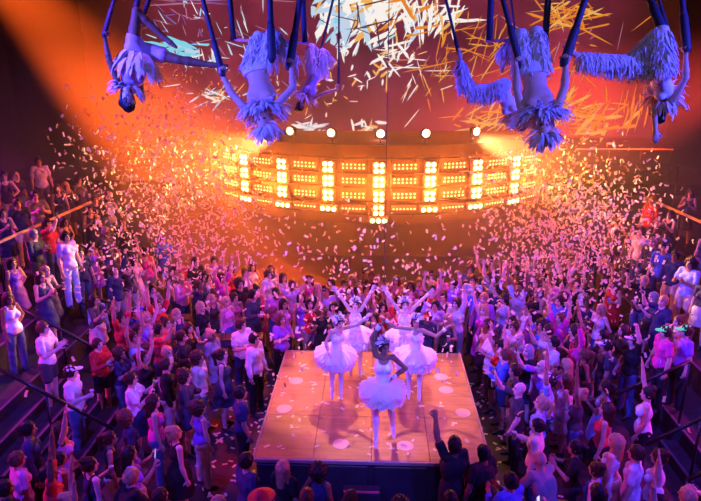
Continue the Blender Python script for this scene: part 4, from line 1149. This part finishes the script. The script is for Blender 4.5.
trapeze(W(489, 41, 6.62), W(545, 39, 6.62), W(491, 0, 6.62), W(548, 0, 6.62), .037, 'trapeze with pink bar and blue ropes behind the right head-down aerialist')
strap(h1, W(503, 0, 6.4), .028, 'dark strap in the inner hand of the right head-down aerialist')
strap(h2, W(585, 0, 6.4), .036, 'thick dark strap in the outer hand of the right head-down aerialist')

def aerial(zc, pel, sex, label, skin, top, fr_n, trousers=True, hairk='bun', collar=True, coll_n=110, s=1., **kw):
    P = W(*pel, zc); D = {}
    for k, v in kw.items():
        if k in ('tu', 'tf', 'hu', 'hf', 'cu'): D[k] = v
        else: D[k] = v
    H = Human(dict(P=(0, 0, 0), **D), sex)
    o = place(H, skin=skin); o.location = P; o.scale = (s, s, s)
    if trousers:
        v, f = legs_sleeve(H, .009); tro = sub(o, 'trousers', (v, f), M['ribbon'], .4)
        leg_fringe(H, pf, fr_n).build('fringe', M['ribbon'], tro)
    if top: link('bodice', H.cloth('bodice', 'bodice', .008, top), o)
    if collar: feathers(H, pf, 'collar', coll_n, (.10, .2)).build('feather_fringe', M['ribbon'], o)
    hm = hair_mesh(hairk, .007, .5); hm.materials.append(HAIRM['black']); link('hair', hm, o, H.H)
    tag(o, label, 'person', 'aerialists above the crowd'); return o, H, P
hand_of = lambda P, D, s=1.: P + Vector((D['wr'] + D['hd'] * .07) * s)
# far right: one leg stretched to the left, other knee hooked high, head down, arm up the strap
o, H, P = aerial(6.7, (657, 70), 'f', 'aerialist in white fringed leggings at far right, one leg stretched out level', 1, M['satin'], 520, collar=True,
    tu=(.52, .6, -.60), tf=(-.75, -.1, -.6), hu=(-.10, .35, -.9), hf=(-.5, .8, 0), ll=((-1, -.15, .06), (-1, -.10, .12), (-.9, 0, .55)), rl=((-.12, .1, 1), (-.62, .3, -.7), (-.8, 0, -.3)),
    la=((-.15, -.55, -.75), (.1, -.25, -1), None, None, 'relax'), ra=((.16, -.35, .9), (-.22, -.1, 1), (.02, 0, 1), (-1, 0, 0), 'grip'))
hl = hand_of(P, H.L); hr = hand_of(P, H.R)
strap(hr, W(682, 0, 6.7), .034, 'thick dark strap in the hand of the far right aerialist')
kk = P + Vector(H.R['kn'])
strap(kk + Vector((.02, 0, -.02)), W(650, 0, 6.7), .038, 'wide blue strap round the hooked knee of the far right aerialist')
strap(kk + Vector((.12, .05, -.1)), W(659, 0, 6.75), .02, 'narrow strap just beside the wide knee strap of the far right aerialist')
# beside the right pair: leg up in a strap, body sideways
o, H, P = aerial(9.2, (500, 90), 'f', 'aerialist in white fringe hanging sideways just behind the right head-down aerialist', 1, M['satin'], 300,
    tu=(.55, .2, -.75), tf=(-.3, -.9, -.3), hf=(-.2, -.9, -.2), ll=((-.95, -.1, .0), (-.25, .05, 1), (-.2, 0, 1)), rl=((-.85, .1, -.35), (-.5, .2, .6), (-.3, 0, .8)),
    la=((.3, -.2, .8), (-.1, .1, 1), (0, 0, 1), None, 'grip'), ra=((-.2, .1, .8), (-.1, 0, 1), (0, 0, 1), None, 'grip'))
fp = P + Vector(H.L['an'])
strap(fp, W(446, 0, 9.1), .022, 'thin dark strap at the raised foot of the sideways aerialist')
strap(hand_of(P, H.R), W(511, 0, 9.1), .016, 'thin brown strap in the hand of the sideways aerialist')
# behind the left pair, lit violet
o, H, P = aerial(11.6, (316, 74), 'f', 'violet-lit aerialist in fringed costume hanging behind the left head-down aerialist', 2, M['purple'], 240,
    tu=(-.45, -.1, -.9), tf=(.5, -.8, -.2), hf=(.4, -.8, 0), ll=((-.08, -.1, 1), (.2, .9, -.2), (0, .5, -1)), rl=((.1, -.1, 1), (.35, .8, -.4), (0, .5, -1)),
    la=((.5, 0, .6), (.55, .05, .75), (.2, 0, 1), None, 'grip'), ra=((.75, .1, .35), (.9, .2, .25), (.5, 0, .7), None, 'grip'))
strap(hand_of(P, H.L), W(333, 0, 11.5), .024, 'dark strap in the upper hand of the violet-lit aerialist')
strap(hand_of(P, H.R), W(339, 0, 11.6), .018, 'thin dark strap in the outer hand of the violet-lit aerialist')
# far left: lilac dress, leg stretched to the right, braid hanging
o, H, P = aerial(7.7, (140, 52), 'f', 'aerialist in lilac costume at far left, leg stretched out to the right', 3, M['purple'], 0, trousers=False, hairk='ponytail', coll_n=80,
    tu=(-.32, -.2, -.95), tf=(.55, -.8, -.3), hu=(-.1, -.1, -1), hf=(.75, -.6, 0), ra=((.1, -.1, 1), (-.12, .05, 1), (-.1, 0, 1), None, 'grip'), la=((-.25, -.1, .95), (-.08, .0, 1), (0, 0, 1), (1, 0, 0), 'grip'),
    rl=((.92, -.1, -.22), (1, .1, -.16), (1, .1, -.05)), ll=((.15, .1, 1), (.7, .15, -.72), (.75, 0, -.6)))
v, f = solid(H.torso[:3] + H.thigh[:1] + H.thigh[2:3], .009, inf=.022, cuts=[(H.P - H.tu * .16, -H.tu)], noise=wrinkle(.006, 30, 2)); sub(o, 'skirt', (v, f), M['purple'], .4)
q = MB(); it = []
for _ in range(90):
    a = pf.uniform(0, 2 * PI); oo = H.tl * math.cos(a) + H.tf * math.sin(a); it.append((H.P + H.tu * pf.uniform(.0, .12) + oo * .13, oo * .8 + V3(0, 0, -.5), pf.uniform(.2, .38), .07))
ribbons(q, it, pf, 4); q.build('fringe', M['ribbon'], o)
hl = hand_of(P, H.L); kk = P + Vector(H.L['kn'])
strap(hl, W(114, 0, 7.65), .024, 'dark strap in the outer hand of the far left aerialist')
strap(kk + Vector((-.03, 0, -.05)), W(138, 0, 7.7), .028, 'dark strap at the hooked knee of the far left aerialist')
strap(kk + Vector((.08, .05, -.02)), W(149, 0, 7.75), .022, 'second dark strap just right of the far left aerialist knee strap')
# wire from the ceiling down behind the dancers
wp = W(384, 292, 12.6)
strap(wp, wp + Vector((0, 0, 1)), .007, 'thin dark wire hanging straight down behind the dancers', 'wire', 'hanging_wire', group=None)
# ------------------------------------------------------------------ rails, stairs, counters
rail('handrail', 'brass-coloured rail along the upper left terrace', [Vector((-8.1, 2.4, 3.06)), Vector((-8.02, 8.2, 2.95))], [(Vector((-8.1, y, 3.0)), 1.92) for y in (2.5, 4.4, 6.3, 8.1)], 1.92, M['railp'], .04)
rail('handrail', 'brass-coloured rail along the upper right terrace', [Vector((8.1, 2.4, 3.06)), Vector((8.02, 8.2, 2.95))], [(Vector((8.1, y, 3.0)), 1.92) for y in (2.5, 4.4, 6.3, 8.1)], 1.92, M['railp'], .04)
rail('handrail', 'thin dark rail above the brass rail on the right', [Vector((8.95, 5.2, 4.0)), Vector((8.8, 8.3, 3.9))], [(Vector((8.95, 5.3, 4)), 1.92), (Vector((8.8, 8.2, 3.9)), 1.92)], 1.92, M['steel'], .022)
for side, sg in (('left', -1), ('right', 1)):
    b = MB(); b.box((sg * 9.2, 10.2, 3.1), (6.4, 2.5, .2)); b.box((sg * 9.2, 8.98, 3.04), (6.4, .06, .34)); struct('floor_gallery_' + side, b, M['black'])
    rail('railing', f'thin metal railing along the front of the {side} gallery', [Vector((sg * 6.1, 9.1, 4.25)), Vector((sg * 9.0, 9.1, 4.25))], [(Vector((sg * x, 9.1, 4.2)), 3.2) for x in (6.15, 7.1, 8.05, 8.95)], 3.2, M['railp'] if sg > 0 else M['steel'], .022, mids=(.45,))
for side, sg, ya, yb, xs in (('left', -1, -1.9, .8, 5.0), ('right', 1, -2.1, .1, 5.25)):
    b = MB()
    for i in range(5):
        x0 = xs + .36 * i; x1 = TX[1] + .02 if 0 else xs + .36 * 5
        h_ = .2 * (i + 1)
        b.box((sg * (x0 + x1) / 2, (ya + yb) / 2, h_ / 2), (x1 - x0, yb - ya, h_), mi=0)
        b.box((sg * (x0 + .025), (ya + yb) / 2, h_ + .006), (.05, yb - ya - .02, .012), mi=1)
    struct('floor_stairs_' + side, b, [M['tier'], M['nosing']])
def srail(label, a, b, za, zb): return rail('handrail', label, [a, b], [(a, za), ((a + b) / 2, (za + zb) / 2), (b, zb)], za, M['steel'], .03)
srail('dark handrail on the far side of the left stairs', Vector((-5.3, 1.35, .98)), Vector((-7.3, 1.3, 2.25)), 0, .96)
srail('dark handrail on the near side of the left stairs', Vector((-4.3, -1.1, .98)), Vector((-6.3, -1.2, 2.3)), 0, .48)
srail('dark handrail on the far side of the right stairs', Vector((4.35, .25, .98)), Vector((5.6, .2, 1.75)), 0, .48)
srail('dark handrail in the middle of the right stairs', Vector((4.35, -1.2, .98)), Vector((5.9, -1.25, 2.0)), 0, .48)
srail('dark handrail on the near side of the right stairs', Vector((4.5, -2.2, 1.1)), Vector((5.8, -2.2, 1.95)), 0, .48)
def counter(x, y, L, rz, label, n, who):
    o = empty('drinks_counter', (x, y, 0), rz); tag(o, label, 'counter')
    b = MB(); b.box((0, 0, 1.03), (L, .36, .045), bev=.012); b.build('counter_top', M['bar'], o)
    for sx in (-1, 1):
        b = MB(); b.tube([(sx * L * .38, 0, 0), (sx * L * .38, 0, 1.01)], .03, 10); b.box((sx * L * .38, 0, .012), (.3, .3, .024), bev=.005); b.build('pedestal', M['steel'], o, smooth=False)
    for i in range(n):
        t = (i + .5) / n - .5
        p = Matrix.Rotation(rz, 3, 'Z') @ Vector((t * L * .85, pf.uniform(-.09, .09), 0))
        g = link('drink_glass', cupm); g.location = (x + p.x, y + p.y, 1.0532)
        tag(g, f'drink glass standing on {who}, {ORD[i]} from its left end', 'glass', 'glasses on the drinks counters')
counter(-5.05, 3.25, 1.5, .15, 'dark red wooden drinks counter among the crowd on the left', 4, 'the left drinks counter')
counter(-2.95, 2.35, 1.1, .1, 'dark red wooden drinks counter behind the left stage corner', 3, 'the counter behind the stage corner')

# ------------------------------------------------------------------ confetti
M['paper'] = mat('cream_paper_confetti', (.95, .86, .68), .7, noise=.05, trans=.5)
cf = random.Random(99)
def strip(q, M4, L, w, bend):
    vs = []
    for s_ in (1, -1):
        for i in range(4):
            t = i / 3 - .5
            for sd in (-.5, .5): vs.append(M4 @ Vector((t * L, sd * w, bend * (4 * t * t) * L + s_ * .0008)))
    fs = []
    for i in range(3):
        a = 2 * i; fs.append((a, a + 2, a + 3, a + 1)); fs.append((8 + a, 8 + a + 1, 8 + a + 3, 8 + a + 2))
        fs.append((a, 8 + a, 8 + a + 2, a + 2)); fs.append((a + 1, a + 3, 8 + a + 3, 8 + a + 1))
    fs += [(0, 1, 9, 8), (6, 14, 15, 7)]
    q.add(vs, fs)
def rnd_rot(): return Euler((cf.uniform(0, 6.3), cf.uniform(0, 6.3), cf.uniform(0, 6.3))).to_matrix().to_4x4()
PIECES = []
for bd in (.0, .12, .22):
    q = MB(); strip(q, Matrix.Identity(4), .095, .045, bd); PIECES.append(q.mesh('confetti_piece', M['paper']))
def cloud(cx, cy, zc, rx, ry, rz, n, top=None):
    out = []; c = W(cx, cy, zc); s = zc / F_PX
    while len(out) < n:
        v = Vector((cf.gauss(0, .5), cf.gauss(0, .5), cf.gauss(0, .5)))
        if v.length > 1.25: continue
        p = c + Vector((v.x * rx * s, v.y * rz, v.z * ry * s))
        if p.z > .1 and all((a - p.x) ** 2 + (b_ - p.y) ** 2 > .9 or all((p.x - u[0]) ** 2 + (p.y - u[1]) ** 2 + (p.z - u[2]) ** 2 > (u[3] + .07) ** 2 for u in S_) for (a, b_, d_), S_ in PLACED): out.append(p)
    return out
LEFTC = cloud(165, 185, 14.5, 84, 112, 2.4, 2250) + cloud(225, 200, 14.0, 60, 90, 2., 200) + cloud(130, 265, 13, 100, 40, 2, 110)
RIGHTC = cloud(572, 225, 14.5, 84, 84, 2.2, 2200) + cloud(520, 175, 15, 60, 45, 1.5, 130) + cloud(580, 300, 13, 110, 40, 2, 120)
MID = cloud(375, 275, 12.5, 190, 60, 2.2, 330) + cloud(300, 240, 14, 120, 60, 2, 120) + cloud(360, 330, 11, 160, 60, 1.6, 120)
near = []
for _ in range(46): near.append(W(cf.uniform(20, 690), cf.uniform(230, 470), cf.uniform(7.2, 9.5)))
near = [p for p in near if p.z > 1.9]
indiv = near + cf.sample(MID, 110) + cf.sample(LEFTC, 30) + cf.sample(RIGHTC, 30)
ids = set(id(p) for p in indiv)
for p in indiv:
    o = link('confetti_piece', cf.choice(PIECES)); o.matrix_basis = Matrix.Translation(p) @ rnd_rot() @ Matrix.Scale(cf.uniform(.75, 1.15), 4)
    tag(o, 'small white paper confetti strip drifting alone through the air', 'confetti', 'single confetti strips in the air')
def mass(name, pts, label):
    q = MB()
    for p in pts:
        if id(p) in ids: continue
        strip(q, Matrix.Translation(p) @ rnd_rot(), cf.uniform(.07, .105), cf.uniform(.034, .05), cf.choice((0, .1, .2)))
    o = q.build(name, M['paper']); tag(o, label, 'confetti', kind='stuff'); return o
mass('confetti', LEFTC, 'dense glowing cloud of paper confetti over the left of the crowd')
mass('confetti', RIGHTC, 'dense glowing cloud of paper confetti over the right of the crowd')
mass('confetti', MID, 'thin veil of paper confetti falling over and behind the stage')
for i in range(95):                      # fallen on the boards
    x, y = cf.uniform(sx0 + .1, sx1 - .1), cf.uniform(sy0 + .1, sy1 - .1)
    o = link('confetti_piece', PIECES[0]); o.location = (x, y, STZ + .0012); o.rotation_euler = (0, 0, cf.uniform(0, 6.3)); s_ = cf.uniform(.6, 1.1); o.scale = (s_, s_, s_)
    tag(o, 'white paper confetti strip lying flat on the orange stage boards', 'confetti', 'confetti strips fallen on the stage')
q = MB()
for i in range(420):
    sd = cf.choice((-1, 1)); x = sd * cf.uniform(1.95, 3.2); y = cf.uniform(-3.2, 2.4)
    if cf.random() < .15: x, y = cf.uniform(-1.8, 1.8), cf.uniform(-3.2, -2.3)
    strip(q, Matrix.Translation((x, y, .002 + cf.random() * .003)) @ Matrix.Rotation(cf.uniform(0, 6.3), 4, 'Z'), .09, .045, 0)
o = q.build('confetti', M['paper']); tag(o, 'scattered paper confetti on the dark floor round the stage', 'confetti', kind='stuff')
# ------------------------------------------------------------------ light and haze
def spot(loc, tgt, col, w, deg=40, blend=.6, size=.15, name='spot'):
    d = bpy.data.lights.new(name, 'SPOT'); d.energy = w; d.color = col; d.spot_size = math.radians(deg); d.spot_blend = blend; d.shadow_soft_size = size
    o = bpy.data.objects.new(name, d); C.objects.link(o); o.location = loc
    o.rotation_euler = (Vector(tgt) - Vector(loc)).to_track_quat('-Z', 'Y').to_euler(); return o
def area(loc, tgt, col, w, sx, sy, name='area', spread=180):
    d = bpy.data.lights.new(name, 'AREA'); d.energy = w; d.color = col; d.shape = 'RECTANGLE'; d.size = sx; d.size_y = sy; d.spread = math.radians(spread)
    o = bpy.data.objects.new(name, d); C.objects.link(o); o.location = loc
    o.rotation_euler = (Vector(tgt) - Vector(loc)).to_track_quat('-Z', 'Y').to_euler(); return o
OR, BL, VI, MG, RD, PK = (1, .17, .014), (.10, .09, 1), (.42, .26, 1), (1, .04, .42), (1, .07, .02), (1, .10, .55)
def point(loc, col, w, size=.1, name='lamp_glow'):
    d = bpy.data.lights.new(name, 'POINT'); d.energy = w; d.color = col; d.shadow_soft_size = size
    o = bpy.data.objects.new(name, d); C.objects.link(o); o.location = loc; return o
for c in range(7):                                     # the blinder columns throw orange light into the hall
    a = (c - 3) * SP
    area(arc(a, RR + .55, 3.4), arc(a, RR + 8, 4.6), OR, 35, .45, 1.5, 'blinder_throw', 110)
    point(arc(a, RR + .75, 3.5), OR, 500, .22)
    spot(arc(a, RR - .1, 4.9), arc(a, RR - 3.0, 9.5), (1, .10, .01), 110, 80, .8, .1, 'added_uplight')  # invented uplight, added to wash the screen and its haze orange
for sx in (-1, 1):
    spot((sx * 5, -9.5, 9.8), (sx * 4.2, -2.6, .8), (.06, .035, 1), 5200, 50, name='blue_front')
    spot((sx * 8.5, -6.5, 8.6), (sx * 2.4, -2.2, 6.2), (.06, .06, 1), 15000 if sx < 0 else 9000, 36, name='blue_aerial')
    spot((sx * 12.3, -1.5, 5.6), (sx * 3.5, -.5, .6), (1, .03, .5), 2800, 50, name='magenta_side')
    spot((sx * 12.0, 4.2, 5.6), (sx * 4.5, 2.5, .8), (.8, .03, .75), 2300, 55, name='pink_side')
    spot((sx * 4.4, -2.0, 10.6), (sx * 4.3, .6, .5), (.26, .06, 1), 2400, 58, name='violet_back')
spot((0, -9, 10.4), (0, .3, 1.2), (.40, .42, 1), 1700, 19, .5, name='stage_key')
spot((.8, -9.4, 9.6), (.1, -1.75, 1.5), (.16, .10, 1), 2800, 15, .7, name='blue_stage_front')
spot((-.6, 5.6, 10.6), (0, .6, 1.2), (1, .42, .16), 6000, 24, .5, name='stage_warm')
spot((0, 1.5, 10.8), (0, 3.4, .8), (.45, .12, 1), 1300, 50, name='violet_back_crowd')
spot((-4.5, 3.5, 8.5), (-2.6, .6, 0), (1, .02, .05), 2600, 24, name='red_aisle')
for sx in (-1, 1):                                     # added spots without a fixture, to turn the confetti clouds gold
    spot((sx * 2.6, 6.6, 4.9), (sx * 5.0, 4.0, 4.2), (1, .44, .12), 11000, 44, .8, .12, 'confetti_light')
    spot((sx * 1.5, -9.6, 10.2), (sx * 2.3, -2.4, 6.2), (.62, .5, 1), 300, 24, name='white_aerial')
# coloured beams in the haze
spot((-11.4, 6.6, 10.9), (-6.4, 9.0, 4.3), (1, .10, .008), 150000, 32, .9, .1, 'orange_beam')
spot((12.2, 6.0, 8.0), (7.6, 9.4, 5.6), (1, .06, .03), 30000, 40, .9, .1, 'red_beam')
spot((.1, 9.6, 11.0), (.1, 8.4, 4), (1, .35, .3), 14000, 5, .5, .05, 'narrow_beam')
w = bpy.data.worlds.new('hall_air'); sc.world = w; w.use_nodes = True
nt = w.node_tree; nt.nodes['Background'].inputs['Color'].default_value = (0, 0, 0, 1); nt.nodes['Background'].inputs['Strength'].default_value = 0
vs_ = nt.nodes.new('ShaderNodeVolumeScatter'); vs_.inputs['Density'].default_value = .006; vs_.inputs['Anisotropy'].default_value = .25
def node(t, **k):
    n = nt.nodes.new(t)
    for a_, v_ in k.items(): setattr(n, a_, v_)
    return n
ge = node('ShaderNodeNewGeometry'); sp_ = node('ShaderNodeSeparateXYZ'); nt.links.new(ge.outputs['Position'], sp_.inputs[0])
my = node('ShaderNodeMapRange', interpolation_type='SMOOTHSTEP'); my.inputs['From Min'].default_value = 2.0; my.inputs['From Max'].default_value = 9.0; my.inputs['To Min'].default_value = .0006; my.inputs['To Max'].default_value = .065
nt.links.new(sp_.outputs['Y'], my.inputs['Value'])
mz = node('ShaderNodeMapRange', interpolation_type='SMOOTHSTEP'); mz.inputs['From Min'].default_value = 7.6; mz.inputs['From Max'].default_value = 4.4; mz.inputs['To Min'].default_value = .16
nt.links.new(sp_.outputs['Z'], mz.inputs['Value'])
mu = node('ShaderNodeMath', operation='MULTIPLY'); nt.links.new(my.outputs[0], mu.inputs[0]); nt.links.new(mz.outputs[0], mu.inputs[1]); nt.links.new(mu.outputs[0], vs_.inputs['Density'])
nt.links.new(vs_.outputs[0], nt.nodes['World Output'].inputs['Volume'])
try:
    sc.cycles.use_denoising = True; sc.cycles.max_bounces = 5; sc.cycles.volume_bounces = 0; w.cycles.volume_step_size = 1.6; sc.cycles.volume_max_steps = 64
    sc.cycles.transparent_max_bounces = 8; sc.cycles.sample_clamp_indirect = 4
except Exception: pass
